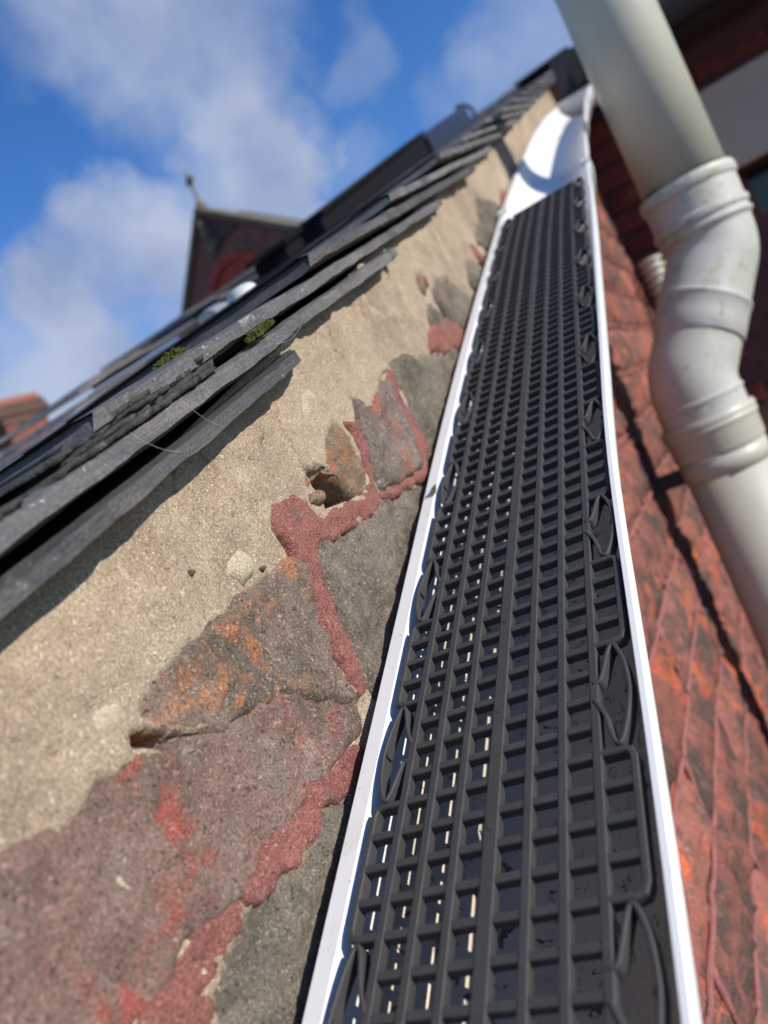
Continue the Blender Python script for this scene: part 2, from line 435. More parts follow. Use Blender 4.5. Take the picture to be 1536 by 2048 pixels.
# outlines on the wall plane as (y, z) in metres
WALL_SHAPES={
 'stone_A':[(0.095,0.1148),(0.0753,0.1128),(0.0566,0.1109),(0.0341,0.1081),(0.0144,0.1056),(0.0006,0.1033),(-0.0089,0.101),(-0.0156,0.0984),(-0.0204,0.0952),(-0.0162,0.0908),(-0.0071,0.084),(0.0108,0.0762),(0.0298,0.0763),(0.0512,0.0716),(0.0705,0.0604),(0.0944,0.0492),(0.0939,0.0645),(0.095,0.0824),(0.0964,0.0986),(0.0978,0.1097)],
 'stone_B':[(-0.0316,0.0864),(-0.0146,0.0784),(0.0093,0.0741),(0.0294,0.0749),(0.0508,0.0701),(0.0695,0.0593),(0.0947,0.0474),(0.0895,0.0391),(0.072,0.0374),(0.0534,0.0377),(0.0376,0.0365),(0.0293,0.0339),(0.0157,0.0347),(0.0035,0.0326),(-0.0072,0.0307),(-0.017,0.0298),(-0.0313,0.0331),(-0.0394,0.0325),(-0.0467,0.0296),(-0.0545,0.0294),(-0.0625,0.0275),(-0.0681,0.0236),(-0.1002,0.0526),(-0.0861,0.0809),(-0.0775,0.0812),(-0.0686,0.0808),(-0.0569,0.0809),(-0.0484,0.0829),(-0.0436,0.0863),(-0.0353,0.0844)],
 'stone_C':[(0.1205,0.1158),(0.1473,0.1159),(0.1717,0.1163),(0.1939,0.1184),(0.224,0.119),(0.2624,0.1195),(0.2922,0.1165),(0.3184,0.108),(0.2597,0.0833),(0.1855,0.0519),(0.1208,0.0265),(0.105,0.0341),(0.1031,0.0457),(0.1049,0.0599),(0.1076,0.0724),(0.109,0.088),(0.112,0.1031)],
 'stone_D':[(0.0861,0.029),(0.0727,0.0223),(0.057,0.0218),(0.0391,0.0256),(0.0315,0.0233),(0.0203,0.0217),(0.0105,0.0206),(-0.0019,0.0235),(-0.0105,0.0242),(-0.0171,0.0223),(-0.0258,0.0205),(-0.0329,0.0162),(-0.0383,0.0142),(-0.0398,0.006),(-0.0427,0.0007),(-0.0062,-0.0324),(0.0235,-0.0174),(0.0717,0.0024),(0.1095,0.0219),(0.0999,0.0292)],
 'stone_E':[(0.1816,0.1709),(0.1918,0.1663),(0.1958,0.1533),(0.1943,0.1386),(0.1891,0.1283),(0.1748,0.1282),(0.1687,0.1345),(0.1628,0.1407),(0.158,0.1454),(0.1552,0.1508),(0.1651,0.1604)],
 'stone_F':[(0.2163,0.1796),(0.2255,0.1751),(0.2361,0.1728),(0.2512,0.1788),(0.2724,0.1892),(0.2739,0.1822),(0.2747,0.1645),(0.2762,0.1473),(0.2692,0.132),(0.2535,0.1292),(0.2274,0.1291),(0.2032,0.1286),(0.2037,0.1385),(0.2075,0.1517),(0.2107,0.165)],
 'stone_G':[(0.2986,0.2003),(0.3327,0.2037),(0.3683,0.2035),(0.4115,0.2058),(0.4607,0.2084),(0.5269,0.2123),(0.465,0.1806),(0.332,0.1266),(0.2853,0.1284),(0.2916,0.1399),(0.2941,0.1611),(0.2945,0.179),(0.2941,0.1897)],
 'stone_H':[(0.4756,0.2737),(0.514,0.2783),(0.5401,0.269),(0.5698,0.2592),(0.5559,0.2379),(0.5085,0.2272),(0.4739,0.2306),(0.4606,0.2442),(0.451,0.2539)],
 'stone_I':[(0.4286,0.2476),(0.4479,0.2393),(0.4414,0.2302),(0.4097,0.2264),(0.4085,0.2349)],
 'stone_J':[(0.8018,0.404),(0.8831,0.4149),(0.9217,0.4117),(0.8954,0.3823),(0.8078,0.3436),(0.7247,0.3262),(0.6904,0.3304),(0.74,0.3673)],
 'stone_K':[(0.6042,0.3017),(0.6634,0.3053),(0.7252,0.3127),(0.6553,0.2804),(0.5965,0.2658),(0.5855,0.2786)],
 'stone_L':[(0.43,0.2723),(0.4503,0.2755),(0.4517,0.2666),(0.4334,0.2575),(0.4221,0.2578)],
 'pink_A':[(0.0877,0.1373),(0.0979,0.1408),(0.1146,0.1423),(0.1205,0.1371),(0.1234,0.1314),(0.1307,0.1272),(0.1594,0.1285),(0.1747,0.1268),(0.1886,0.1278),(0.1972,0.1381),(0.1991,0.1513),(0.1991,0.1633),(0.1959,0.1706),(0.2042,0.1685),(0.2067,0.1603),(0.2078,0.1479),(0.2009,0.1345),(0.1939,0.1238),(0.1847,0.1175),(0.1657,0.1165),(0.1423,0.1166),(0.1234,0.1163),(0.1132,0.1122),(0.1079,0.1019),(0.1052,0.0855),(0.103,0.0697),(0.1025,0.0494),(0.0995,0.0464),(0.095,0.0499),(0.0943,0.0617),(0.0933,0.0764),(0.0965,0.0945),(0.0973,0.1123),(0.0949,0.1224),(0.0905,0.1301)],
 'pink_B':[(0.2843,0.198),(0.2927,0.1941),(0.2912,0.1792),(0.2932,0.1619),(0.2923,0.1405),(0.2824,0.1299),(0.2665,0.1222),(0.2272,0.1218),(0.2004,0.1213),(0.1983,0.1253),(0.2242,0.1262),(0.2616,0.1271),(0.2697,0.1309),(0.2788,0.1487),(0.2761,0.1657),(0.2752,0.1849)],
 'pink_C':[(0.0832,0.0328),(0.0902,0.034),(0.0799,0.0264),(0.0692,0.0237),(0.0541,0.0235),(0.0393,0.0272),(0.0331,0.0256),(0.0214,0.023),(0.0115,0.0218),(0.0024,0.0241),(-0.0046,0.0239),(-0.0115,0.0259),(-0.0121,0.0288),(-0.0059,0.0301),(0.0049,0.0321),(0.017,0.0339),(0.031,0.0333),(0.0388,0.0365),(0.0529,0.0362),(0.0698,0.0351)],
 'pink_D':[(-0.0161,0.028),(-0.0174,0.0226),(-0.0256,0.0219),(-0.0289,0.0195),(-0.0349,0.0162),(-0.0399,0.0168),(-0.044,0.0227),(-0.0456,0.0287),(-0.0388,0.032),(-0.0308,0.0324),(-0.0222,0.0308)],
 'pink_E':[(-0.0465,0.0282),(-0.0441,0.0209),(-0.0397,0.0144),(-0.04,0.0077),(-0.0436,0.0015),(-0.0673,0.0229),(-0.0615,0.0266),(-0.0539,0.0284)],
 'pink_F':[(0.4005,0.2255),(0.4553,0.235),(0.4907,0.2251),(0.5033,0.2126),(0.4344,0.2089),(0.3752,0.2074)],
 'pink_G':[(0.6206,0.3259),(0.6587,0.328),(0.6721,0.3178),(0.7376,0.3207),(0.6934,0.3056),(0.637,0.3064),(0.6152,0.312)],
 'pink_H':[(0.9823,0.453),(1.0378,0.4551),(1.0063,0.429),(0.9273,0.4052),(0.9281,0.4223)],
 'hole_A':[(0.1345,0.1499),(0.1488,0.1496),(0.1586,0.1447),(0.1686,0.1357),(0.1727,0.1286),(0.1531,0.1304),(0.1399,0.1304),(0.1398,0.1373),(0.1355,0.1429)],
 'lime_A':[(-0.0367,0.1048),(-0.0243,0.1032),(-0.0184,0.0976),(-0.0244,0.0917),(-0.0297,0.0886),(-0.0343,0.0846),(-0.0422,0.087),(-0.0444,0.0931),(-0.0425,0.0998)],
 'lime_B':[(0.0526,0.1266),(0.0636,0.1294),(0.071,0.1246),(0.0669,0.1165),(0.0569,0.116),(0.0502,0.121)],
 'lime_C':[(-0.0023,0.1401),(0.0045,0.1396),(0.005,0.1347),(-0.0027,0.1349)],
 'lime_D':[(-0.053,0.0607),(-0.0472,0.059),(-0.0445,0.0541),(-0.0483,0.0507),(-0.0534,0.0538)],
 'lime_E':[(0.2549,0.2118),(0.2658,0.2123),(0.2623,0.1999),(0.2518,0.197),(0.2497,0.2037)],
 'lime_F':[(0.1627,0.1884),(0.1764,0.1917),(0.1821,0.1842),(0.1728,0.1707),(0.1604,0.1693),(0.1573,0.1779)],
 'nib_A':[(0.1278,0.141),(0.1369,0.1411),(0.1398,0.1373),(0.1381,0.1319),(0.1308,0.1319),(0.1251,0.1356)],
 'nib_B':[(0.1299,0.1491),(0.1334,0.1474),(0.1338,0.1432),(0.1288,0.1421),(0.1277,0.1454)],
 'hole_B':[(-0.0294,0.0891),(-0.0241,0.092),(-0.0132,0.0843),(-0.0098,0.0801),(-0.0189,0.083)],
 'hole_E':[(-0.0283,0.0895),(-0.0175,0.0888),(-0.0067,0.0828),(0.0109,0.0763),(0.0305,0.0772),(0.052,0.0725),(0.0713,0.0614),(0.0976,0.0482),(0.0949,0.0456),(0.0682,0.0579),(0.0501,0.0679),(0.0295,0.0724),(0.0081,0.0725),(-0.0132,0.0787)],
 'hole_C':[(-0.0539,0.0987),(-0.0507,0.0988),(-0.0489,0.097),(-0.0509,0.096)],
 'hole_D':[(-0.0104,0.1013),(-0.0078,0.1008),(-0.0079,0.0991),(-0.0105,0.0996)],
}
CRACKS=[
 [(0.1354,0.1899),(0.1364,0.182),(0.132,0.1726),(0.1346,0.1637),(0.1333,0.1548),(0.1329,0.1491)],
 [(0.065,0.1685),(0.0691,0.1633),(0.0699,0.1572),(0.0731,0.1557)],
 [(0.2167,0.1815),(0.2234,0.1772),(0.2289,0.1729),(0.2387,0.1739),(0.2599,0.1841),(0.2761,0.1935),(0.2899,0.1978)],
 [(0.3019,0.2009),(0.3173,0.2026),(0.3396,0.2012),(0.3546,0.1991),(0.3592,0.1942)],
 [(0.0486,0.1097),(0.0581,0.1104),(0.0714,0.1129),(0.0779,0.1136)],
 [(0.0456,0.1733),(0.0465,0.168),(0.0409,0.1618),(0.0398,0.1549)],
 [(0.2245,0.2312),(0.2292,0.2224),(0.2225,0.2124),(0.2295,0.2059)],
 [(0.0127,0.0705),(0.0151,0.0655),(0.0149,0.0603)],
 [(0.115,0.1755),(0.1139,0.1697),(0.1087,0.1643)],
]

# ------------------------------------------------------------------ slabs of stone, render and mortar on the gable wall
def poly_dist(P, pts):
    """signed distance (inside positive) of pts to polygon P, numpy"""
    P = np.asarray(P, float); pts = np.asarray(pts, float)
    B = np.roll(P, -1, 0)
    d = np.full(len(pts), 1e9); inside = np.zeros(len(pts), bool)
    for a, b in zip(P, B):
        e = b - a
        t = np.clip(((pts - a) @ e) / max(e @ e, 1e-12), 0, 1)
        q = a + t[:, None] * e
        d = np.minimum(d, np.hypot(*(pts - q).T))
        c = (a[1] > pts[:, 1]) != (b[1] > pts[:, 1])
        with np.errstate(divide='ignore', invalid='ignore'):
            xx = (b[0] - a[0]) * (pts[:, 1] - a[1]) / (b[1] - a[1]) + a[0]
        inside ^= c & (pts[:, 0] < xx)
    return np.where(inside, d, -d)

def densify(P, res, jit, seed):
    out = []
    n = len(P)
    for i in range(n):
        a = np.array(P[i]); b = np.array(P[(i + 1) % n])
        k = max(1, int(np.hypot(*(b - a)) / res))
        for j in range(k):
            q = a + (b - a) * j / k
            dx = fbm(q[0] * 60 + seed, q[1] * 60, seed * 1.7) * jit
            dy = fbm(q[0] * 60, q[1] * 60 + seed, seed * 2.3 + 9) * jit
            out.append((q[0] + dx, q[1] + dy))
    return out

def slab(name, P, x0, raise_, mat, parent, res, edge=.003, lump=.0012, seed=0., jit=.0016, depth=.02, kind=None, grow=0.0, sink=0.0):
    """a lump of stone or mortar whose outline lies on the wall plane x = x0 and which stands raise_ proud"""
    if grow:
        Q = np.array(P); area = np.sum(Q[:, 0] * np.roll(Q[:, 1], -1) - np.roll(Q[:, 0], -1) * Q[:, 1])
        T = np.roll(Q, -1, 0) - np.roll(Q, 1, 0)
        T /= np.maximum(np.hypot(*T.T)[:, None], 1e-9)
        N = np.stack([T[:, 1], -T[:, 0]], 1) * (1 if area > 0 else -1)
        P = [tuple(q) for q in Q + N * grow]
    B = densify(P, res, jit, seed)
    Pa = np.array(B)
    lo, hi = Pa.min(0), Pa.max(0)
    rng = np.random.default_rng(int(seed * 13) + 5)
    gy, gz = np.meshgrid(np.arange(lo[0], hi[0], res), np.arange(lo[1], hi[1], res))
    pts = np.stack([gy.ravel(), gz.ravel()], 1) + rng.uniform(-.3, .3, (gy.size, 2)) * res
    d = poly_dist(Pa, pts)
    pts = pts[d > res * .55]
    allp = [Vector(p) for p in B] + [Vector(p) for p in pts]
    nb = len(B)
    vv, ee, ff = delaunay_2d_cdt(allp, [], [list(range(nb))], 2, 1e-7)[:3]
    arr = np.array([tuple(v) for v in vv])
    dd = np.maximum(poly_dist(Pa, arr), 0)
    V = []
    for (y, z), q in zip(arr, dd):
        t = min(q / edge, 1.0)
        prof = math.sqrt(max(0.0, 1 - (1 - t) ** 2))
        h = -sink + (raise_ + sink) * prof + (.4 + .6 * t) * (fbm(y * 45, z * 45, seed, 4) * lump + fbm(y * 240, z * 240, seed, 3) * lump * .35)
        V.append((x0 + h, y, z))
    F = [tuple(f) for f in ff]
    # orient towards +x
    F2 = []
    for f in F:
        (y0, z0), (y1, z1), (y2, z2) = arr[f[0]], arr[f[1]], arr[f[2]]
        F2.append(f if (y1 - y0) * (z2 - z0) - (y2 - y0) * (z1 - z0) > 0 else f[::-1])
    cnt = {}
    for f in F2:
        for i in range(len(f)):
            e = (f[i], f[(i + 1) % len(f)])
            cnt[e] = 1
    n0 = len(V)
    back = {}
    for (a, b) in list(cnt):
        if (b, a) in cnt:
            continue
        for i in (a, b):
            if i not in back:
                back[i] = len(V)
                V.append((x0 - depth, V[i][1], V[i][2]))
        F2.append((b, a, back[a], back[b]))
    return part(name, V, F2, mat, parent, True, kind)

WX = -.070
gable = thing('gable_wall', 'sunlit sandstone gable wall with tan render under the slate verge', 'wall', (-.2, .6, -3.6))

def clip_half(P, f):
    out = []
    n = len(P)
    for i in range(n):
        a, b = P[i], P[(i + 1) % n]
        fa, fb = f(a), f(b)
        if fa >= 0:
            out.append(a)
        if (fa >= 0) != (fb >= 0):
            t = fa / (fa - fb)
            out.append((a[0] + (b[0] - a[0]) * t, a[1] + (b[1] - a[1]) * t))
    return out

YEND = 2.66
def gut_z(y):
    return .405 * y - .085        # a line just under the gutter

def verge_under(y):
    k = math.ceil((y - .150) / .2036 - 1e-6)
    return .1990 + .0743 * k + .302 * (y - (.150 + .2036 * k))

# render sheet with holes and hairline cracks as real relief
def build_render():
    pts = []
    rng = np.random.default_rng(3)
    y = -.30
    while y < YEND:
        r = .0027 if y < .32 else (.0045 if y < .75 else (.008 if y < 1.4 else .016))
        zb, zt = gut_z(y) + .01, verge_under(y) - .0004
        k = int((zt - zb) / r) + 1
        for j in range(k + 1):
            pts.append((y + rng.uniform(-.3, .3) * r, zb + (zt - zb) * j / k + (rng.uniform(-.3, .3) * r if 0 < j < k else 0)))
        y += r
    pts = np.array(pts)
    depth = np.zeros(len(pts))
    for k, P in WALL_SHAPES.items():
        if k.startswith('hole'):
            near = poly_dist(P, pts)
            depth = np.maximum(depth, np.clip(near / .0009, 0, 1) * (.055 if k in ('hole_A', 'hole_B') else (.008 if k == 'hole_E' else .004)))
        elif k.startswith('stone'):
            near = poly_dist(P, pts)
            depth = np.maximum(depth, np.clip((near - .0008) / .0015, 0, 1) * .006)
    # crack lines
    extra, ed = [], []
    keep = np.ones(len(pts), bool)
    for ci, line in enumerate(CRACKS):
        L = []
        for i in range(len(line) - 1):
            a, b = np.array(line[i]), np.array(line[i + 1])
            k = max(1, int(np.hypot(*(b - a)) / .0022))
            for j in range(k):
                q = a + (b - a) * j / k
                L.append(q + np.array([fbm(q[0] * 150, q[1] * 150, ci), fbm(q[0] * 150, q[1] * 150, ci + 40)]) * .0013)
        L = np.array(L)
        for i in range(len(L)):
            t = L[min(i + 1, len(L) - 1)] - L[max(i - 1, 0)]
            t = t / max(np.hypot(*t), 1e-9)
            nrm = np.array([-t[1], t[0]])
            wdt = .0007 * (1 + .8 * fbm(L[i][0] * 90, L[i][1] * 90, 5 + ci)) * (1.7 if ci in (2, 3) else 1.0)
            for s, dep in ((-1, 0), (0, .006), (1, 0)):
                extra.append((*(L[i] + nrm * wdt * s), dep))
            keep &= np.hypot(*(pts - L[i]).T) > .0016
    pts = pts[keep]; depth = depth[keep]
    ex = np.array(extra)
    allp = np.vstack([pts, ex[:, :2]]); dep = np.concatenate([depth, ex[:, 2]])
    vv, ee, ff, ov, oe, of = delaunay_2d_cdt([Vector(p) for p in allp], [], [], 0, 1e-8)
    V = []
    for i, v in enumerate(vv):
        src = ov[i][0] if ov[i] else 0
        y, z = v
        h = fbm(y * 14, z * 14, 2.2, 3) * .0035 + fbm(y * 70, z * 70, 5.1, 4) * .0012 + fbm(y * 300, z * 300, 7.1, 2) * .00045
        V.append((WX + h - dep[src], y, z))
    F = []
    for f in ff:
        (y0, z0), (y1, z1), (y2, z2) = vv[f[0]], vv[f[1]], vv[f[2]]
        F.append(tuple(f) if (y1 - y0) * (z2 - z0) - (y2 - y0) * (z1 - z0) > 0 else tuple(f[::-1]))
    return part('render_coat', V, F, M['render'], gable, True)
build_render()
# masonry core behind the render
core = [(-.6, -3.6), (YEND, -3.6), (YEND, .112 + .365 * YEND), (-.6, .112 - .219)]
cv = [(WX - .075, y, z) for y, z in core] + [(WX - .33, y, z) for y, z in core]
part('wall_core', cv, [(0, 1, 2, 3), (7, 6, 5, 4), (0, 4, 5, 1), (1, 5, 6, 2), (2, 6, 7, 3), (3, 7, 4, 0)], M['stone_d'], gable)

smat = {'stone_A': 'stone_a', 'stone_B': 'stone_b', 'stone_C': 'stone_c', 'stone_D': 'stone_d', 'stone_E': 'stone_o', 'stone_F': 'stone_f',
        'stone_G': 'stone_d', 'stone_H': 'stone_c', 'stone_I': 'stone_c', 'stone_J': 'stone_d', 'stone_K': 'stone_c', 'stone_L': 'stone_o'}
for i, (k, P) in enumerate(WALL_SHAPES.items()):
    yc = sum(p[0] for p in P) / len(P)
    res = .0024 if yc < .25 else (.0036 if yc < .5 else .007)
    if k.startswith('stone'):
        slab('stone', P, WX, .0015 if k != 'stone_F' else .0038, M[smat[k]], gable, res, edge=.0045, lump=.0036, seed=i + .37, jit=.0030, depth=.025, grow=.0030 if k != 'stone_E' else .0014, sink=.0026)
    elif k.startswith('pink'):
        slab('pink_pointing', P, WX, .0026, M['pink'], gable, res * .8, edge=.0016, lump=.0024, seed=i + .37, jit=.0036, depth=.02, grow=.0018, sink=.001)
for i, (k, P) in enumerate(WALL_SHAPES.items()):
    if k.startswith('lime'):
        slab('lime_patch', P, WX, .0010, M['lime'], gable, .0026, edge=.006, lump=.0030, seed=i + 70.1, jit=.004, depth=.01, grow=.001, sink=.0022)
# small stones pressed into the render
for i, (y, z, r) in enumerate([(.03, .128, .0022), (.072, .118, .0018), (.1195, .1185, .0022), (-.03, .10, .002), (.33, .205, .003), (.21, .17, .0016), (.085, .145, .0015)]):
    P = [(y + r * math.cos(a) * random.uniform(.7, 1.2), z + r * .7 * math.sin(a) * random.uniform(.7, 1.2)) for a in [k * math.pi / 4 for k in range(8)]]
    slab('pebble', P, WX, .0022, M['stone_d'], gable, .0008, edge=.0014, lump=.0004, seed=i + 30.2, jit=.0003, depth=.01)
# crumbling mortar beside the cavity
for i, (k, P) in enumerate(WALL_SHAPES.items()):
    if k.startswith('nib'):
        slab('crumbling_mortar', P, WX - .002, .0045, M['stone_o'], gable, .0011, edge=.003, lump=.0045, seed=i + 50.2, jit=.0016, depth=.02)

# ------------------------------------------------------------------ red painted coursed stone below the gutter
LX = -.058
lower = thing('painted_stone_wall', 'red painted coursed stone wall below the white gutter', 'wall', (-.1, 1.0, -3.6))
lp = [(-.6, -3.6), (YEND, -3.6), (YEND, gut_z(YEND) - .002), (-.6, gut_z(-.6) - .002)]
v = [(LX, y, z) for y, z in lp] + [(WX - .0752, y, z) for y, z in lp]
part('wall_face', v, [(0, 1, 2, 3), (7, 6, 5, 4), (0, 4, 5, 1), (1, 5, 6, 2), (2, 6, 7, 3), (3, 7, 4, 0)], M['painted'], lower)
rr = random.Random(21)
zc = [.98, .86, .75, .645, .53, .42, .33, .235, .14, .055, -.035, -.125, -.205, -.285, -.375, -.47, -.58, -.69, -.80, -.92]
joint_lines = []
for ri in range(len(zc) - 1):
    zt, zb = zc[ri], zc[ri + 1]
    y = -.15 + rr.uniform(-.1, .1)
    while y < YEND - .02:
        wd = rr.choice([.2, .26, .32, .42, .5]) * rr.uniform(.85, 1.2)
        y1 = min(y + wd, YEND)
        jz = lambda yy, zz: zz + fbm(yy * 5, zz * 3, 3.3, 2) * .012
        P = [(y + rr.uniform(-.008, .008), jz(y, zb)), ((y + y1) / 2, jz((y + y1) / 2, zb)), (y1 + rr.uniform(-.008, .008), jz(y1, zb)),
             (y1 + rr.uniform(-.008, .008), jz(y1, zt)), ((y + y1) / 2, jz((y + y1) / 2, zt)), (y + rr.uniform(-.008, .008), jz(y, zt))]
        c = (sum(p[0] for p in P) / 6, sum(p[1] for p in P) / 6)
        Q = [(p[0] + (c[0] - p[0]) * .007 / max(abs(c[0] - p[0]), .02), p[1] + (c[1] - p[1]) * .005 / max(abs(c[1] - p[1]), .02)) for p in P]
        Q = clip_half(Q, lambda p: gut_z(p[0]) - .006 - p[1])
        # only where the camera's side of the yard can see it
        if len(Q) >= 3 and c[1] > -.55 - .25 * c[0] and c[1] < gut_z(c[0]) + .05:
            ext = max(abs(q[0] - c[0]) for q in Q)
            if ext > .01:
                near = c[0] < 1.2
                slab('stone', Q, LX - .001, rr.uniform(.004, .008), M['painted'], lower, .009 if near else .018, edge=.010, lump=.009, seed=rr.uniform(0, 90), jit=.004, depth=.001)
                joint_lines.append(([P[5], P[0]], c)); joint_lines.append(([P[0], P[1], P[2]], c))
        y = y1
for (L, c) in joint_lines:      # each ribbon of pointing is a piece of its own
    pts = []
    for i in range(len(L) - 1):
        for j in range(8):
            t = j / 8
            pts.append((L[i][0] + (L[i + 1][0] - L[i][0]) * t, L[i][1] + (L[i + 1][1] - L[i][1]) * t))
    pts.append(L[-1])
    pts = [p for p in pts if p[1] < gut_z(p[0]) - .015]
    if len(pts) < 4:
        continue
    path = [(LX + .0016 + fbm(p[0] * 30, p[1] * 30, 1) * .002, p[0] + fbm(p[0] * 40, p[1] * 40, 2) * .003, p[1] + fbm(p[0] * 40, p[1] * 40, 3) * .003) for p in pts]
    rad = [.0031 * (1 + .35 * fbm(p[0] * 50, p[1] * 50, 4)) for p in pts]
    part('pointing', *sweep(path, rad, 8, True, Vector((1, 0, 0))), M['pointing'], lower, True)

# ------------------------------------------------------------------ slate roof
ROOF_SLOPE = .365
SLATE_SLOPE = .302
GAUGE = .2036
def roof_top(x, y):
    return .176 + ROOF_SLOPE * y + .027 * (x + .05)
roof = thing('slate_roof', 'dark weathered slate roof overhanging the tan gable wall', 'roof', (-.55, 2.5, -.5))
X_FAR, Y_RIDGE = -1.12, 6.05
dv = []
for (x, y) in ((-.085, -.7), (-.085, Y_RIDGE), (X_FAR + .03, Y_RIDGE), (X_FAR + .03, -.7)):
    dv.append((x, y, roof_top(x, y) - .085))
for p in list(dv):
    dv.append((p[0], p[1], p[2] - .05))
part('roof_deck', dv, [(0, 1, 2, 3)[::-1], (4, 5, 6, 7), (0, 4, 5, 1)[::-1], (1, 5, 6, 2)[::-1], (2, 6, 7, 3)[::-1], (3, 7, 4, 0)[::-1]], M['timber'], roof)

def slate_mesh(name, width, length, th, nx, ny, rough, seed, corner=.012, tailrough=1.0, mat='slate', wave=.0022, chip=.010):
    """local frame: x from 0 (verge edge) to -width, y from 0 (upper end) to -length, bottom at z = 0"""
    V, F = [], []
    for side in (0, 1):
        for i in range(nx + 1):
            for j in range(ny + 1):
                u, w_ = i / nx, j / ny
                u = u ** 1.6
                x, y = -width * u, -length * w_
                e = (1 - u) ** 3
                # riven verge edge
                x += e * (fbm(y * 15, seed, 1.1, 3) * rough + fbm(y * 130, seed, 3.1, 3) * rough * .45)
                x -= e * chip * max(0.0, fbm(y * 38, seed + 5.5, .7, 4) - .22) * 2.0
                cw = corner / length * 2.2
                if w_ < cw:
                    x = min(x, -corner * (1 - w_ / cw) ** 2.2 - .0004 * i)
                if j == ny:
                    y += th * 1.1 * side
                    y += fbm(x * 40, seed, 8.2, 3) * rough * 2.0 * tailrough
                if j == 0:
                    y += fbm(x * 40, seed, 4.2, 3) * rough * 1.2
                z = th * side
                if i == 0:
                    z = th * (.16 + .68 * side) + fbm(y * 60, side * 4., seed, 3) * th * .07
                    x += .0016 * (side - .5) * 0
                elif i == 1:
                    x += .0
                z += fbm(x * 5, y * 5, seed, 2) * wave + fbm(x * 60, y * 30, seed + side * 9, 3) * .0007
                V.append((x, y, z))
    n1_ = (nx + 1) * (ny + 1)
    def ix(s, i, j):
        return s * n1_ + i * (ny + 1) + j
    for i in range(nx):
        for j in range(ny):
            F.append((ix(1, i, j), ix(1, i + 1, j), ix(1, i + 1, j + 1), ix(1, i, j + 1)))
            F.append((ix(0, i, j), ix(0, i, j + 1), ix(0, i + 1, j + 1), ix(0, i + 1, j)))
    for j in range(ny):
        F.append((ix(0, 0, j), ix(1, 0, j), ix(1, 0, j + 1), ix(0, 0, j + 1)))
        F.append((ix(0, nx, j), ix(0, nx, j + 1), ix(1, nx, j + 1), ix(1, nx, j)))
    for i in range(nx):
        F.append((ix(0, i, 0), ix(0, i + 1, 0), ix(1, i + 1, 0), ix(1, i, 0)))
        F.append((ix(0, i, ny), ix(1, i, ny), ix(1, i + 1, ny), ix(0, i + 1, ny)))
    me = bpy.data.meshes.new(name)
    me.from_pydata(V, [], F)
    me.materials.append(M[mat])
    me.update()
    return me
def place_slate(me, x, y_head, zhead, yaw=0., roll=0., slope=SLATE_SLOPE):
    mt = Matrix.Translation((x, y_head, zhead)) @ Matrix.Rotation(yaw, 4, 'Z') @ Matrix.Rotation(math.atan(slope), 4, 'X') @ Matrix.Rotation(roll, 4, 'Y')
    return link_mesh('slate', me, roof, None, mt)
LENS = .60
VX = -.0545            # verge edge of the slates: about 15 mm beyond the wall face
rs = random.Random(5)
verge_heads = []
k = 0
while True:
    yh = .150 + GAUGE * k
    if yh > Y_RIDGE + .3:
        break
    zb = .1990 + .0743 * k
    near = yh < 1.3
    verge_heads.append((k, yh, zb))
    me = slate_mesh('verge_slate', .26 if k % 2 else .40, LENS, .0085 if k != 0 else .0078, 10 if near else 4, 110 if near else 30, .0008 if near else .0010, k * 3.7 + .2,
                    corner=.015 if k == 0 else .005, wave=.0007)
    dx = {0: .0015, 1: -.0005, 2: -.003}.get(k, rs.uniform(-.003, .002))
    ex = .020
    place_slate(me, VX + dx, min(yh, Y_RIDGE + .02) + ex, zb + ex * SLATE_SLOPE, rs.uniform(-.004, .004) if k not in (0, 1, 2) else 0.0, -.04, SLATE_SLOPE + (rs.uniform(-.003, .003) if k not in (0, 1, 2) else 0))
    k += 1
# field slates: a few shapes shared by all
shapes = [slate_mesh('field_slate', .295, LENS, .0065, 4, 10, .005, 50 + i * 2.1, corner=.003) for i in range(4)]
for (k, yh, zb) in verge_heads:
    x = VX - (.26 if k % 2 else .40) - .004
    while x > X_FAR + .1:
        dz = -.012 + .032 * min(1.0, max(0.0, (-x - .40) / .6))
        yy = yh + rs.uniform(-.012, .012)
        place_slate(rs.choice(shapes), x, yy, zb + dz + rs.uniform(0, .004), rs.uniform(-.015, .015), rs.uniform(-.008, .008), .330 + rs.uniform(-.006, .006))
        x -= .30
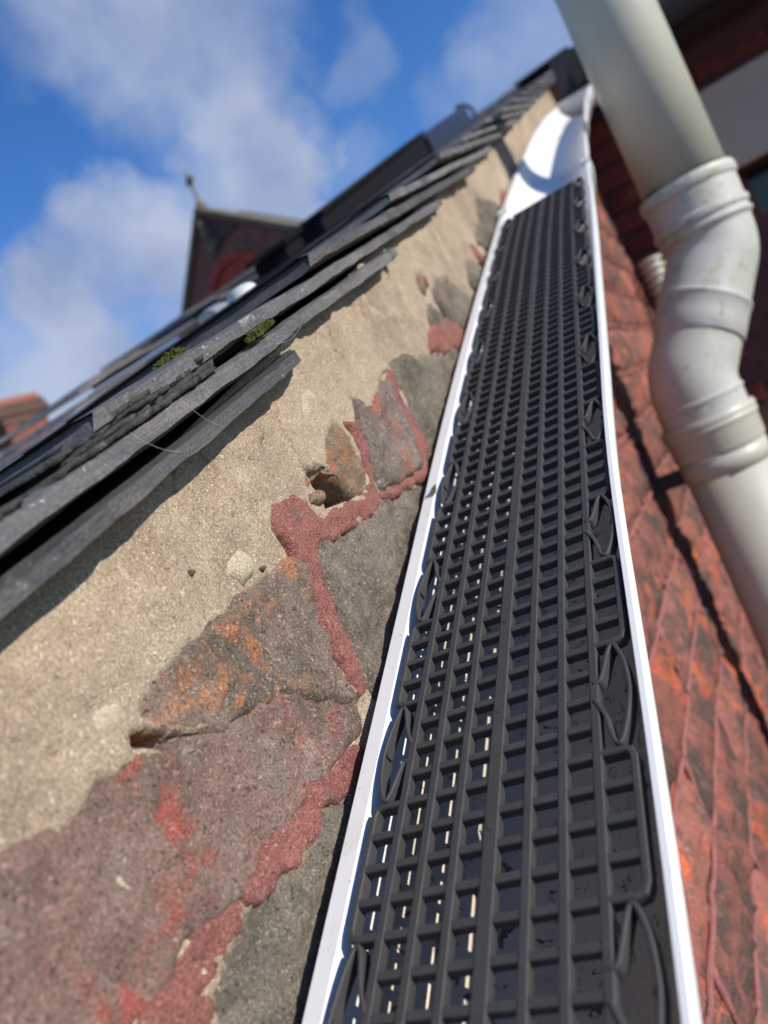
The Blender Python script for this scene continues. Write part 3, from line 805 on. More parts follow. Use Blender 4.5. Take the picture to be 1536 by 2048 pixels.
# broken slate, split into rough leaves, lying between two verge courses
def broken(y0, y1, x, zoff, th, seed, depth=.10, jag=.006):
    ny, nx = 90, 4
    V, F = [], []
    for side in (0, 1):
        for i in range(nx + 1):
            for j in range(ny + 1):
                w_ = j / ny
                y = y0 + (y1 - y0) * w_
                env = min(1, w_ * 9, (1 - w_) * 7)
                xx = x - depth * i / nx
                if i == 0:
                    xx += fbm(y * 45, seed, .3, 4) * jag + fbm(y * 210, side * 3.1, seed, 3) * jag * .55 - (1 - env) * .02
                base = .1990 + .0743 + SLATE_SLOPE * (y - .150 - GAUGE) + zoff
                z = base + th * side * (.35 + .65 * env) + fbm(y * 70, i * .7, seed + side * 5, 4) * th * .30 * (1 if i < 2 else .3)
                V.append((xx, y, z))
    n1_ = (nx + 1) * (ny + 1)
    ix = lambda s, i, j: s * n1_ + i * (ny + 1) + j
    for i in range(nx):
        for j in range(ny):
            F.append((ix(1, i, j), ix(1, i, j + 1), ix(1, i + 1, j + 1), ix(1, i + 1, j)))
            F.append((ix(0, i, j), ix(0, i + 1, j), ix(0, i + 1, j + 1), ix(0, i, j + 1)))
    for j in range(ny):
        F.append((ix(0, 0, j), ix(0, 0, j + 1), ix(1, 0, j + 1), ix(1, 0, j)))
        F.append((ix(0, nx, j), ix(1, nx, j), ix(1, nx, j + 1), ix(0, nx, j + 1)))
    for i in range(nx):
        F.append((ix(0, i, 0), ix(1, i, 0), ix(1, i + 1, 0), ix(0, i + 1, 0)))
        F.append((ix(0, i, ny), ix(0, i + 1, ny), ix(1, i + 1, ny), ix(1, i, ny)))
    return part('broken_slate', V, F, M['slate_edge'], roof, True)
for q, (a0, a1) in enumerate(((-.036, .098), (-.020, .100), (-.030, .086), (.004, .093))):
    broken(a0, a1, VX - .001 - .0012 * q, .0084 + .0021 * q, .0020, 3.3 + q * 2.9, jag=.0042)
for q, (a0, a1) in enumerate(((-.12, -.024), (-.11, -.034))):
    broken(a0, a1, VX - .002 - .001 * q, .0084 + .0022 * q, .0021, 8.1 + q * 3.3, jag=.005)
# ridge tiles
for i in range(4):
    x = -.06 - i * .29
    arc = [(x - s * .28, Y_RIDGE + .02 + .12 * math.cos(a), roof_top(x, Y_RIDGE) - .05 + .10 * math.sin(a)) for s in (0, 1) for a in [math.pi * q / 10 for q in range(11)]]
    fs = [(q, q + 1, q + 12, q + 11) for q in range(10)] + [tuple(range(10, -1, -1)), tuple(range(11, 22))]
    part('ridge_tile', arc, fs, M['slate'], roof, False)

# moss: cushions of tiny leaves
def moss(name, label, x, y, z, lx, ly, h, seed):
    r = random.Random(seed)
    V, F = [], []
    for i in range(420):
        a = r.uniform(0, 2 * math.pi); q = math.sqrt(r.random())
        px_, py_ = x + lx * q * math.cos(a), y + ly * q * math.sin(a)
        pz = z + ROOF_SLOPE * (py_ - y) + h * (1 - q * q) * r.uniform(.1, 1)
        s = r.uniform(.0009, .0018)
        d = Vector((r.uniform(-1, 1), r.uniform(-1, 1), r.uniform(.2, 1.2))).normalized() * s
        e = d.orthogonal().normalized() * s * .5
        e2 = d.cross(e).normalized() * s * .4
        o = len(V); c = Vector((px_, py_, pz))
        V += [c - e, c + e, c + e2, c + d * 1.6]
        F += [(o, o + 1, o + 3), (o + 1, o + 2, o + 3), (o + 2, o, o + 3), (o, o + 2, o + 1)]
    ob = mesh_obj(name, V, F, M['moss'], None, False, 'stuff')
    ob['label'] = label; ob['category'] = 'moss'
    return ob
moss('moss', 'small bright moss tuft wedged between two verge slates', -.0555, .126, .2150, .005, .013, .0032, 3)
moss('moss', 'low yellow green moss cushion on the slate roof', -.100, .116, .2222, .009, .010, .005, 4)

# ------------------------------------------------------------------ gutter
gutter = thing('gutter', 'white plastic half round gutter sloping up along the stone gable', 'gutter', tuple(S(0, .9, -.08)))
def gutter_profile(bow):
    pr = []
    R, Ro = .0535, .0556
    pr += [(-.0535, .0006)]
    for k in range(1, 24):
        a = math.pi + math.pi * k / 24
        pr.append((R * math.cos(a) + (bow if k > 16 else 0), R * math.sin(a)))
    pr += [(.0546 + bow, -.001), (.0547 + bow, .0028), (.0550 + bow, .0032), (.0571 + bow, .0032), (.0574 + bow, .0028), (.0574 + bow, -.0035), (.0556 + bow, -.0052)]
    for k in range(1, 24):
        a = 2 * math.pi - math.pi * k / 24
        pr.append((Ro * math.cos(a) + (bow if k < 8 else 0), Ro * math.sin(a) - .001))
    pr += [(-.0560, -.0046), (-.0606, -.0046), (-.0612, -.0038), (-.0612, 0.0), (-.0606, .0006)]
    return pr
gs = [-.26 + .02 * i for i in range(0, 145)]
V, F = [], []
npf = len(gutter_profile(0))
for g in gs:
    bow = -.0038 * math.exp(-((g - .21) / .14) ** 2) + .0015 * math.exp(-((g - .7) / .2) ** 2)
    wob = .0004 * math.sin(g * 11) + .0006 * fbm(g * 3, 1.1, 2.2, 2)
    for (l, n) in gutter_profile(bow):
        V.append(Sg(l + wob, g, n))
for i in range(len(gs) - 1):
    for k in range(npf):
        k2 = (k + 1) % npf
        F.append((i * npf + k, (i + 1) * npf + k, (i + 1) * npf + k2, i * npf + k2))
F.append(tuple(range(npf))); F.append(tuple((len(gs) - 1) * npf + k for k in range(npf - 1, -1, -1)))
gt = part('trough', V, F, M['white_pvc'], gutter, True)
gt.data.materials.append(M['white_inner'])
for p in gt.data.polygons:
    k = p.index % npf
    if p.index < (len(gs) - 1) * npf and (k in range(23, 31) or k >= npf - 6):
        p.use_smooth = False
    if p.index < 57 * npf and 3 <= k <= 21:
        p.material_index = 1
def arc_strip(g0, g1, ri, ro, a0, a1, n=20, extra=()):
    V, F = [], []
    for g in (g0, g1):
        for k in range(n + 1):
            a = a0 + (a1 - a0) * k / n
            V.append(Sg(ri * math.cos(a), g, ri * math.sin(a) - .001)); V.append(Sg(ro * math.cos(a), g, ro * math.sin(a) - .001))
    m = 2 * (n + 1)
    for k in range(n):
        F.append((2 * k + 1, 2 * k + 3, m + 2 * k + 3, m + 2 * k + 1))
        F.append((2 * k, m + 2 * k, m + 2 * k + 2, 2 * k + 2))
        F.append((2 * k, 2 * k + 2, 2 * k + 3, 2 * k + 1))
        F.append((m + 2 * k, m + 2 * k + 1, m + 2 * k + 3, m + 2 * k + 2))
    F.append((0, 1, m + 1, m)); F.append((2 * n, m + 2 * n, m + 2 * n + 1, 2 * n + 1))
    return V, F
for gb in (.915, 1.85):
    br = part('bracket', *arc_strip(gb, gb + .026, .0572, .0602, math.pi * 1.02, math.pi * 2), M['white_pvc'], gutter, False)
    for (l0, l1, n0, n1) in ((-.0632, -.0500, -.006, .0026), (.0500, .0602, -.006, .0062)):
        q = [Sg(l, g, n) for g in (gb + .002, gb + .024) for (l, n) in ((l0, n0 + .0068), (l1, n0 + .0068), (l1, n1), (l0, n1))]
        part('clip', q, [(0, 1, 2, 3), (7, 6, 5, 4), (0, 4, 5, 1), (1, 5, 6, 2), (2, 6, 7, 3), (3, 7, 4, 0)], M['white_pvc'], br)
    bp = [Sg(l, g, n) for g in (gb + .001, gb + .025) for (l, n) in ((-.070, -.05), (-.0575, -.03), (-.0575, -.004), (-.070, -.004))]
    part('back_plate', bp, [(0, 1, 2, 3), (7, 6, 5, 4), (0, 4, 5, 1), (1, 5, 6, 2), (2, 6, 7, 3), (3, 7, 4, 0)], M['white_pvc'], br)

# ------------------------------------------------------------------ gutter guard
PITCH, E2 = .012, .075
guard = thing('gutter_guard', 'black plastic grid gutter guard laid in the white gutter', 'gutter guard', tuple(S(0, .3, -.004)))
GT, GH = .0012, .0046         # top level and depth of the bars
def bar(length, wd, h, ch, axis):
    """chamfered bar, top at z = 0, centred; axis 0: along x, 1: along y"""
    pr = [(-wd / 2 + ch * 1.2, -h), (wd / 2 - ch * 1.2, -h), (wd / 2, -h + ch), (wd / 2, -ch), (wd / 2 - ch, 0), (-wd / 2 + ch, 0), (-wd / 2, -ch), (-wd / 2, -h + ch)]
    V = []
    for s in (-.5, .5):
        for (a, b) in pr:
            V.append((s * length, a, b) if axis == 0 else (a, s * length, b))
    F = [(i, (i + 1) % 8, 8 + (i + 1) % 8, 8 + i) for i in range(8)] + [tuple(range(7, -1, -1)), tuple(range(8, 16))]
    if axis == 1:
        F = [f[::-1] for f in F]
    return V, [f[::-1] for f in F]
def new_mesh(name, V, F, mat, smooth=False):
    me = bpy.data.meshes.new(name)
    me.from_pydata([tuple(v) for v in V], [], F)
    me.materials.append(mat)
    if smooth:
        me.polygons.foreach_set('use_smooth', [True] * len(me.polygons))
    me.update()
    return me
def gframe(l, g, n, flip=False):
    """basis at a point of the gutter line: x across, y along, z normal (turned half round for the other edge)"""
    th = A + math.atan(dsag(g))
    m = Matrix.Translation(Sg(l, g, n)) @ Matrix.Rotation(th, 4, 'X')
    return m @ Matrix.Rotation(math.pi, 4, 'Z') if flip else m
J0, J1 = -8, 72
BW = .0032
cross = new_mesh('cross_bar', *bar(6.15 * PITCH, BW * .92, GH - .0006, .0003, 0), M['guard'])
def lift(g):      # the guard rides slightly unevenly on the lips
    return GT + .0006 * math.sin(g * 9 + .6) + .0004 * fbm(g * 8, 3.3, 1.1, 2)
def side(g):
    return .0005 + .0006 * math.sin(g * 7)
for j in range(J0, J1 + 1):
    g = j * PITCH
    o = link_mesh('cross_bar', cross, guard, None, gframe(side(g), g, lift(g) - .0003))
def rib(x, wd):
    pr = [(-wd / 2 + .0005, -GH), (wd / 2 - .0005, -GH), (wd / 2, -.0004), (wd / 2 - .0004, 0), (-wd / 2 + .0004, 0), (-wd / 2, -.0004)]
    V, F = [], []
    st = [J0 * PITCH - .002 + i * .012 for i in range(int((J1 - J0)) + 1)] + [J1 * PITCH + .002]
    for g in st:
        for (a, b) in pr:
            V.append(Sg(x + a + side(g), g, lift(g) + b))
    m = len(pr)
    for i in range(len(st) - 1):
        for q in range(m):
            q2 = (q + 1) % m
            F.append((i * m + q, (i + 1) * m + q, (i + 1) * m + q2, i * m + q2)[::-1])
    F.append(tuple(range(m))); F.append(tuple((len(st) - 1) * m + q for q in range(m - 1, -1, -1)))
    return V, F
part('centre_rib', *rib(0, BW + .16 * PITCH), M['guard'], guard)
for k in (1, 2, 3):
    for s in (-1, 1):
        part('long_rib', *rib(s * (k + E2) * PITCH, BW), M['guard'], guard)
# edge comb: an outer bar with rounded corners and five short teeth (four cells)
def comb():
    vf = []
    ro = .0016
    x1 = PITCH * 1.0
    bw = .0026
    # outline of the outer bar with returned ends
    path = [(0.0, 0.0), (x1 - .0035, 0.0), (x1 - .001, .0008), (x1, .0034), (x1, 4 * PITCH - .0034), (x1 - .001, 4 * PITCH - .0008), (x1 - .0035, 4 * PITCH), (0.0, 4 * PITCH)]
    vf.append(ribbon(path, bw, GH, .0005, .0001))
    for k in (1, 2, 3):
        V, F = bar(x1, BW * .92, GH - .0006, .0003, 0)
        vf.append(([(v[0] + x1 / 2 - .0005, v[1] + k * PITCH, v[2] - .0003) for v in V], F))
    return merge(*vf)
def ribbon(path, wd, h, ch, drop=0.0):
    """upright strip of plastic following a path in plan, chamfered along its top"""
    path = [Vector((p[0], p[1])) for p in path]
    n = len(path)
    V, F = [], []
    for i in range(n):
        t = (path[min(i + 1, n - 1)] - path[max(i - 1, 0)]).normalized()
        nr = Vector((-t.y, t.x))
        for (a, b) in ((-wd / 2, -h), (wd / 2, -h), (wd / 2, -ch), (wd / 2 - ch, 0), (-wd / 2 + ch, 0), (-wd / 2, -ch)):
            q = path[i] + nr * a
            V.append((q.x, q.y, b - drop))
    for i in range(n - 1):
        for k in range(6):
            k2 = (k + 1) % 6
            F.append((i * 6 + k, i * 6 + k2, (i + 1) * 6 + k2, (i + 1) * 6 + k)[::-1])
    F.append(tuple(range(6))[::-1][::-1]); F.append(tuple((n - 1) * 6 + k for k in range(5, -1, -1)))
    return V, F
def smooth_path(P, k=6):
    P = [Vector(p) for p in P]
    out = []
    for i in range(len(P) - 1):
        p0, p1, p2, p3 = P[max(i - 1, 0)], P[i], P[i + 1], P[min(i + 2, len(P) - 1)]
        for j in range(k):
            t = j / k
            out.append(.5 * ((2 * p1) + (p2 - p0) * t + (2 * p0 - 5 * p1 + 4 * p2 - p3) * t * t + (3 * p1 - p0 - 3 * p2 + p3) * t ** 3))
    out.append(P[-1])
    return out
u = PITCH
loop_pts = [(.0 * u, 1.85 * u), (.20 * u, 1.42 * u), (.30 * u, 1.15 * u), (.40 * u, .66 * u), (.49 * u, .32 * u), (.60 * u, .18 * u), (.72 * u, .30 * u), (.90 * u, .95 * u), (1.02 * u, 1.75 * u),
            (1.03 * u, 2.25 * u), (.94 * u, 3.05 * u), (.74 * u, 3.68 * u), (.62 * u, 3.82 * u), (.51 * u, 3.68 * u), (.40 * u, 3.30 * u), (.22 * u, 2.60 * u), (.0 * u, 2.48 * u)]
loop_pts = [(p[0], p[1], 0) for p in loop_pts]
loop_me = new_mesh('spring_loop', *merge(ribbon(smooth_path(loop_pts), .0016, GH + .0008, .0004), (lambda b: ([(v[0] + .95 * u, v[1] + 2.0 * u, v[2] - .0006) for v in b[0]], b[1]))(bar(.0016, .0022, .0036, .0003, 0))), M['guard'], False)
comb_me = new_mesh('edge_comb', *comb(), M['guard'], False)
for j in range(J0, J1, 8):
    for s in (-1, 1):
        x = s * (3 + E2) * PITCH
        # right edge: x outward is +; left edge: the frame is turned half round so the far end becomes its start
        gc = j * PITCH
        if s > 0:
            link_mesh('edge_comb', comb_me, guard, None, gframe(x + side(gc), gc, lift(gc + .024)))
            link_mesh('spring_loop', loop_me, guard, None, gframe(x + side(gc) + .0004, gc + 4 * PITCH, lift(gc + .07) + .0004))
        else:
            link_mesh('edge_comb', comb_me, guard, None, gframe(x + side(gc), gc + 4 * PITCH, lift(gc + .024), True))
            link_mesh('spring_loop', loop_me, guard, None, gframe(x + side(gc) - .0004, gc + 8 * PITCH, lift(gc + .07) + .0004, True))
# small round moulding marks on the centre rib
mk = new_mesh('moulding_mark', *sweep([(0, 0, -.0006), (0, 0, .00018), (0, 0, .00022)], [.0013, .0013, .0011], 14), M['guard'], False)
for j in (-3, 2, 6, 10, 13, 16, 22, 30):
    g = j * PITCH + .006
    link_mesh('moulding_mark', mk, guard, None, gframe(side(g), g, lift(g)))

# a scrap of leaf caught on the back lip
lf = thing('leaf_scrap', 'tiny yellow green leaf scrap on the back lip of the gutter', 'leaf', tuple(Sg(-.0535, .262, .0008)))
c = Sg(-.0535, .262, .0022)
lv = []
for k in range(9):
    a = 2 * math.pi * k / 9
    lv.append(c + Vector((.0019 * math.cos(a) * (1 + .3 * math.sin(3 * a)), .0034 * math.sin(a), .0016 * math.sin(2 * a) + .0014 * math.sin(a))))
top = [p + Vector((0, 0, .0004)) for p in lv]
part('blade', lv + top, [tuple(range(8, -1, -1)), tuple(range(9, 18))] + [(i, (i + 1) % 9, 9 + (i + 1) % 9, 9 + i) for i in range(9)], M['moss'], lf)

# ------------------------------------------------------------------ soil pipe with its offset bends
pipe = thing('soil_pipe', 'grey plastic soil pipe with two white offset bends in front of the gable', 'pipe', (.05, 1.064, -3.6))
UX, UY = .1490, 1.1225
BX, BY = .0510, 1.0640
R0 = .0610
zU, zL = .250, .090
Pu, Pl = Vector((UX, UY, zU)), Vector((BX, BY, zL))
part('upper_pipe', *sweep([(UX, UY, 2.1), (UX, UY, 1.2), (UX, UY, .7), (UX, UY, .335)], [R0] * 4, 48), M['pipe'], pipe, True)
d = (Pl - Pu).normalized()
def fillet(P, din, dout, t, n=10):
    """arc from P - din t to P + dout t"""
    a, b = P - din * t, P + dout * t
    out = []
    for i in range(n + 1):
        s = i / n
        out.append(a * (1 - s) ** 2 + P * 2 * s * (1 - s) + b * s * s)
    return out
down = Vector((0, 0, -1))
# upper bend: ring-seal socket, bend, sleeve
def prof(z0, items):
    return items
st, rd = [], []
def addz(z, r, x=UX, y=UY):
    st.append(Vector((x, y, z))); rd.append(r)
for z, r in ((.3550, .0615), (.3545, .0680), (.3490, .0702), (.3420, .0702), (.3370, .0682), (.3352, .0660), (.3040, .0656), (.3010, .0690), (.2970, .0694), (.2930, .0690), (.2910, .0660), (.2865, .0656), (.2840, .0684), (.2810, .0686), (.2780, .0672), (.2760, .0645), (.2730, .0632)):
    addz(z, r)
arc = fillet(Pu, down, d, .020, 8)
total_len = (Pl - Pu).length
for p in arc[1:] if arc[0].z >= .2729 else arc:
    st.append(p); rd.append(.0630)
mid = Pu + d * (total_len * .40)
for s, r in ((-.006, .0630), (-.001, .0634), (.0005, .0660), (.0045, .0664), (.0075, .0648), (.030, .0645), (.052, .0645), (.0535, .0638), (.0535, .0600)):
    st.append(mid + d * s); rd.append(r)
part('upper_bend', *sweep(st, rd, 56, False), M['bend'], pipe, True, None, 28)
part('seal', *sweep([Vector((UX, UY, z)) for z in (.3585, .3552)], [.0625, .0690], 40, False), M['grime'], pipe, True)
# lower bend into the socket of the lower pipe
st, rd = [], []
for s in (.045, .055, .060):
    st.append(mid + d * s); rd.append(.0612)
for p in fillet(Pl, d, down, .024, 10):
    if (p - mid).dot(d) > .064:
        st.append(p); rd.append(.0614)
for z, r in ((.062, .0614), (.0605, .0636), (.0560, .0640), (.0540, .0618), (.030, .0616)):
    st.append(Vector((BX, BY, z))); rd.append(r)
part('lower_bend', *sweep(st, rd, 56, False), M['bend'], pipe, True, None, 28)
st, rd = [], []
for z, r in ((.0340, .0620), (.0335, .0668), (.0300, .0684), (.0260, .0688), (.0230, .0674), (.0210, .0684), (.0170, .0684), (.0140, .0668), (.0120, .0658), (-.0160, .0654), (-.0190, .0640), (-.0200, .0612)):
    st.append(Vector((BX, BY, z))); rd.append(r)
part('lower_socket', *sweep(st, rd, 56, False), M['pipe'], pipe, True, None, 28)
part('lower_pipe', *sweep([(BX, BY, .03), (BX, BY, -.6), (BX, BY, -2), (BX, BY, -3.6)], [R0] * 4, 48), M['pipe'], pipe, True)
# strap fixing the pipe to the wall
st = sweep([(BX, BY, z) for z in (-.022, -.0225, -.050, -.0505)], [.0612, .0632, .0632, .0612], 48, False)
part('strap', *st, M['pipe'], pipe, True)
part('strap_arm', *bevel_box(LX - .001, BX - .05, BY - .012, BY + .012, -.048, -.026, .002), M['iron'], pipe)

# ------------------------------------------------------------------ ribbed waste hose behind the soil pipe
hose = thing('ribbed_hose', 'short ribbed white waste hose behind the soil pipe', 'hose', (.012, 2.4, -3.6))
st, rd = [], []
z = .432
while z > -.9:
    for dz, r in ((0, .024), (.004, .036), (.011, .036), (.015, .024)):
        st.append(Vector((.012, 2.4, z - dz))); rd.append(r)
    z -= .023
part('corrugated_tube', *sweep(st, rd, 28), M['bend'], hose, True)
part('standpipe', *sweep([(.012, 2.4, -.88), (.012, 2.4, -3.6)], [.03, .03], 24), M['pipe'], hose, True)

# ------------------------------------------------------------------ wing of the building closing the far end
wing = thing('brick_wing', 'shaded red brick wing with grey lintel and dark eaves gutter', 'building', (1.4, 2.8, -3.6))
WY = 2.665
def wpart(name, b, m, bev=0.0):
    return part(name, *(bevel_box(*b, bev) if bev else box(*b)), M[m], wing)
OX0, OX1, OZ0, OZ1 = .30, 1.5, -.75, .58
wpart('wall', (-.40, OX0 - .02, WY, WY + .3, -3.6, 1.12), 'brick_mortar')
wpart('wall', (OX1 + .02, 3.2, WY, WY + .3, -3.6, 1.12), 'brick_mortar')
wpart('wall', (OX0 - .02, OX1 + .02, WY, WY + .3, -3.6, OZ0), 'brick_mortar')
wpart('wall', (OX0 - .02, OX1 + .02, WY + .001, WY + .3, OZ1, 1.119), 'brick_mortar')
bv, bf = bevel_box(-.105, .105, -.012, .05, -.0325, .0325, .004)
bme = new_mesh('brick', bv, bf, M['brick'])
rb = random.Random(12)
zz, ri = -.9, 0
while zz < .97:
    xx = -.06 + (.055 if ri % 2 else 0)
    while xx < 1.05:
        inop = (OX0 - .05 < xx + .105 and zz < OZ1 + .03 and zz > OZ0)
        if not inop and not (.12 < xx + .1 and OZ1 - .03 < zz < .86) and xx + .107 > LX + .02:
            link_mesh('brick', bme, wing, None, Matrix.Translation((xx + .053 + rb.uniform(-.003, .003), WY + rb.uniform(-.002, .003), zz)) @ Matrix.Rotation(rb.uniform(-.01, .01), 4, 'Y'))
        xx += .222
    zz += .075; ri += 1
wpart('lintel', (.14, 1.75, WY - .035, WY + .05, .582, .842), 'lintel', .006)
# window in the opening below the lintel
win = wpart('window', (OX0 - .015, OX0 + .055, WY + .12, WY + .18, OZ0 + .02, OZ1), 'frame_red')
for b_, m_ in (((OX0 + .055, OX1, WY + .12, WY + .18, .385, .44), 'frame_red'), ((OX0 + .055, OX1, WY + .10, WY + .119, .365, .384), 'pale_timber'), ((OX0 + .055, OX1, WY + .12, WY + .18, OZ0 + .02, OZ0 + .10), 'frame_red'), ((.85, .90, WY + .12, WY + .18, OZ0 + .1, .384), 'frame_red')):
    part('frame_bar', *box(*b_), M[m_], win)
part('pane', *box(OX0 + .055, OX1, WY + .15, WY + .155, .441, OZ1), M['void'], win)
part('pane', *box(OX0 + .055, .849, WY + .151, WY + .156, OZ0 + .101, .384), M['void'], win)
part('pane', *box(.901, OX1, WY + .151, WY + .156, OZ0 + .101, .384), M['void'], win)
wpart('sill', (OX0 - .06, OX1 + .06, WY - .05, WY + .19, OZ0 - .06, OZ0), 'lintel', .004)
wpart('soffit', (-.03, 3.2, WY - .16, WY - .001, 1.00, 1.02), 'timber')
wpart('fascia', (-.03, 3.2, WY - .18, WY - .161, .985, 1.12), 'dark_gutter')
pr = [(WY - .182 - .05 + .055 * math.cos(a), 1.065 + .075 * math.sin(a)) for a in [math.pi + math.pi * k / 10 for k in range(11)]]
pr += [(y, z_) for y, z_ in [(WY - .182 - .05 + .051 * math.cos(a), 1.066 + .070 * math.sin(a)) for a in [2 * math.pi - math.pi * k / 10 for k in range(11)]]]
V = [(x, y, z_) for x in (.02, 3.2) for (y, z_) in pr]
m_ = len(pr)
part('eaves_gutter', V, [(k, (k + 1) % m_, m_ + (k + 1) % m_, m_ + k) for k in range(m_)] + [tuple(range(m_ - 1, -1, -1)), tuple(range(m_, 2 * m_))], M['dark_gutter'], wing)
# roof of the wing: lead apron then slates
q = [(.30, WY - .20, 1.14), (3.2, WY - .20, 1.14), (3.2, WY + 1.4, 2.0), (.30, WY + 1.4, 2.0)]
q += [(a, b, c_ - .03) for a, b, c_ in q]
part('roof_deck', q, [(0, 1, 2, 3), (7, 6, 5, 4), (0, 4, 5, 1), (1, 5, 6, 2), (2, 6, 7, 3), (3, 7, 4, 0)], M['timber'], wing)
part('lead_apron', [(.30, WY - .215, 1.126), (3.2, WY - .215, 1.126), (3.2, WY + .06, 1.286), (.30, WY + .06, 1.286), (.30, WY - .215, 1.136), (3.2, WY - .215, 1.136), (3.2, WY + .06, 1.296), (.30, WY + .06, 1.296)],
     [(3, 2, 1, 0), (4, 5, 6, 7), (0, 1, 5, 4), (1, 2, 6, 5), (2, 3, 7, 6), (3, 0, 4, 7)], M['lead'], wing)
ws = slate_mesh('wing_slate', .295, .42, .008, 3, 5, .004, 77.1, corner=.003)
for r_ in range(6):
    for c_ in range(10):
        y_ = WY + .30 + r_ * .2
        link_mesh('slate', ws, wing, None, Matrix.Translation((.62 + c_ * .3 + (.15 if r_ % 2 else 0), y_, 1.14 + (y_ - WY + .2) * .5375 + .008)) @ Matrix.Rotation(math.atan(.50), 4, 'X'))
# white plastic corner piece that feeds the sloping gutter
cor = thing('gutter_corner', 'short white gutter end piece at the far upper end of the sloping gutter', 'gutter', (-.02, 2.42, .95))
e = Sg(0, 2.60, 0)
def trough_x(x0, x1, cy, cz, r):
    pr = [(r * math.cos(a), r * math.sin(a)) for a in [math.pi + math.pi * k / 14 for k in range(15)]] + [(r + .004, .004), (r + .004, -.003)]
    pr += [((r - .003) * math.cos(a), (r - .003) * math.sin(a) + .001) for a in [2 * math.pi - math.pi * k / 14 for k in range(15)]] + [(-r - .004, -.003), (-r - .004, .004)]
    V = [(x, cy + a, cz + b) for x in (x0, x1) for (a, b) in pr]
    m = len(pr)
    return V, [(k, (k + 1) % m, m + (k + 1) % m, m + k) for k in range(m)]
part('end_trough', *trough_x(-.055, .17, e.y + .075, e.z + .012, .045), M['white_pvc'], cor, False)
V = [(-.055 + dx, e.y + .075 + .045 * math.cos(a), e.z + .012 + .045 * math.sin(a)) for dx in (0, .003) for a in [math.pi + math.pi * k / 14 for k in range(15)]]
part('stop_end', V, [tuple(range(15)), tuple(range(29, 14, -1))] + [(k, (k + 1) % 15, 15 + (k + 1) % 15, 15 + k) for k in range(15)], M['white_pvc'], cor)

# ------------------------------------------------------------------ things on the slate roof
def on_roof(x, y, h=0.0):
    return roof_top(x, y) + h
st_ = thing('lit_edge_strip', 'white strip standing in for the lit tail edge of a slate', 'slate edge', (-.24, .165, .24))  # added strip: light on a slate's tail edge put in as white colour
V, F = [], []
for i in range(25):
    x = -.180 - i * .0060
    zs = .2385 - .04 * (-x - .055)
    for (dy, dz) in ((-.005, -.006), (.005, -.006), (.005, .0022), (-.004, .0018)):
        V.append((x, .163 + dy + .0015 * fbm(x * 20, dy, 1, 2), zs + dz + .3 * dy + .001 * fbm(x * 9, 2, 2, 2)))
for i in range(24):
    for k in range(4):
        F.append((i * 4 + k, i * 4 + (k + 1) % 4, i * 4 + 4 + (k + 1) % 4, i * 4 + 4 + k))
F += [(3, 2, 1, 0), (96, 97, 98, 99)]
part('strip', V, F, M['white_cap_edge'], st_)
DX, DY, DZ = -.222, .432, .3375
dm = thing('plastic_cap', 'small white domed plastic cap on the slate roof', 'cap', (DX, DY, DZ))
V, F = [], []
for i in range(9):
    a = math.pi / 2 * i / 8
    for k in range(24):
        t = 2 * math.pi * k / 24
        r = .0125 * math.cos(a) if i < 8 else .0003
        V.append((DX + r * math.cos(t) * 1.2, DY + r * math.sin(t), DZ + .30 * r * math.sin(t) + .008 * math.sin(a)))
for i in range(8):
    for k in range(24):
        F.append((i * 24 + k, i * 24 + (k + 1) % 24, i * 24 + 24 + (k + 1) % 24, i * 24 + 24 + k))
F.append(tuple(range(23, -1, -1)))
part('dome', V, F, M['white_cap_edge'], dm, True)
part('flange', *sweep([Vector((DX, DY, DZ - .012)), Vector((DX, DY, DZ + .001))], [.0145, .015], 28), M['white_cap_edge'], dm)
cl = thing('lead_clip', 'folded grey lead clip on the slate roof beside the white cap', 'clip', (-.39, .66, .40))
V = []
for (x, h) in ((-.408, .0), (-.404, .007), (-.394, .009), (-.383, .005), (-.378, .0)):
    for (dy, dh) in ((-.018, -.022), (-.018, 0), (.018, 0), (.018, -.022)):
        V.append((x, .66 + dy, .413 + .33 * dy + h + dh))
F = []
for i in range(4):
    for k in range(4):
        F.append((i * 4 + k, i * 4 + (k + 1) % 4, i * 4 + 4 + (k + 1) % 4, i * 4 + 4 + k))
F += [(3, 2, 1, 0), (16, 17, 18, 19)]
part('folded_sheet', V, F, M['lead'], cl)
BOX6 = [(0, 1, 2, 3), (7, 6, 5, 4), (0, 4, 5, 1), (1, 5, 6, 2), (2, 6, 7, 3), (3, 7, 4, 0)]
up = thing('roof_upstand', 'long black felt covered upstand running up the slate roof', 'upstand', (-.485, 1.7, on_roof(-.485, 1.7)))
V = []
for (y, h) in ((1.06, .028), (2.37, .076)):
    for (x, hh) in ((-.45, -.09), (-.45, h), (-.52, h), (-.52, -.09)):
        V.append((x, y, on_roof(x, y) + hh))
part('kerb', V, BOX6, M['felt'], up)
V = []
for (y, h) in ((1.05, .028), (2.38, .076)):
    for (x, hh) in ((-.440, h + .001), (-.440, h + .010), (-.53, h + .010), (-.53, h + .001)):
        V.append((x, y, on_roof(x, y) + hh))
part('capping', V, BOX6, M['felt'], up)
vt = thing('roof_vent', 'dark blue grey metal roof vent with a hooped end', 'roof vent', (-.55, 2.9, on_roof(-.55, 2.9)))
V = []
for (y, h) in ((2.40, .075), (3.30, .10)):
    for (x, hh) in ((-.44, -.09), (-.44, h * .8), (-.46, h), (-.58, h), (-.60, h * .8), (-.60, -.09)):
        V.append((x, y, on_roof(x, y) + hh))
part('housing', V, [(0, 1, 2, 3, 4, 5), (11, 10, 9, 8, 7, 6)] + [(k, 6 + k, 6 + (k + 1) % 6, (k + 1) % 6) for k in range(6)], M['blue_metal'], vt)
hp = []
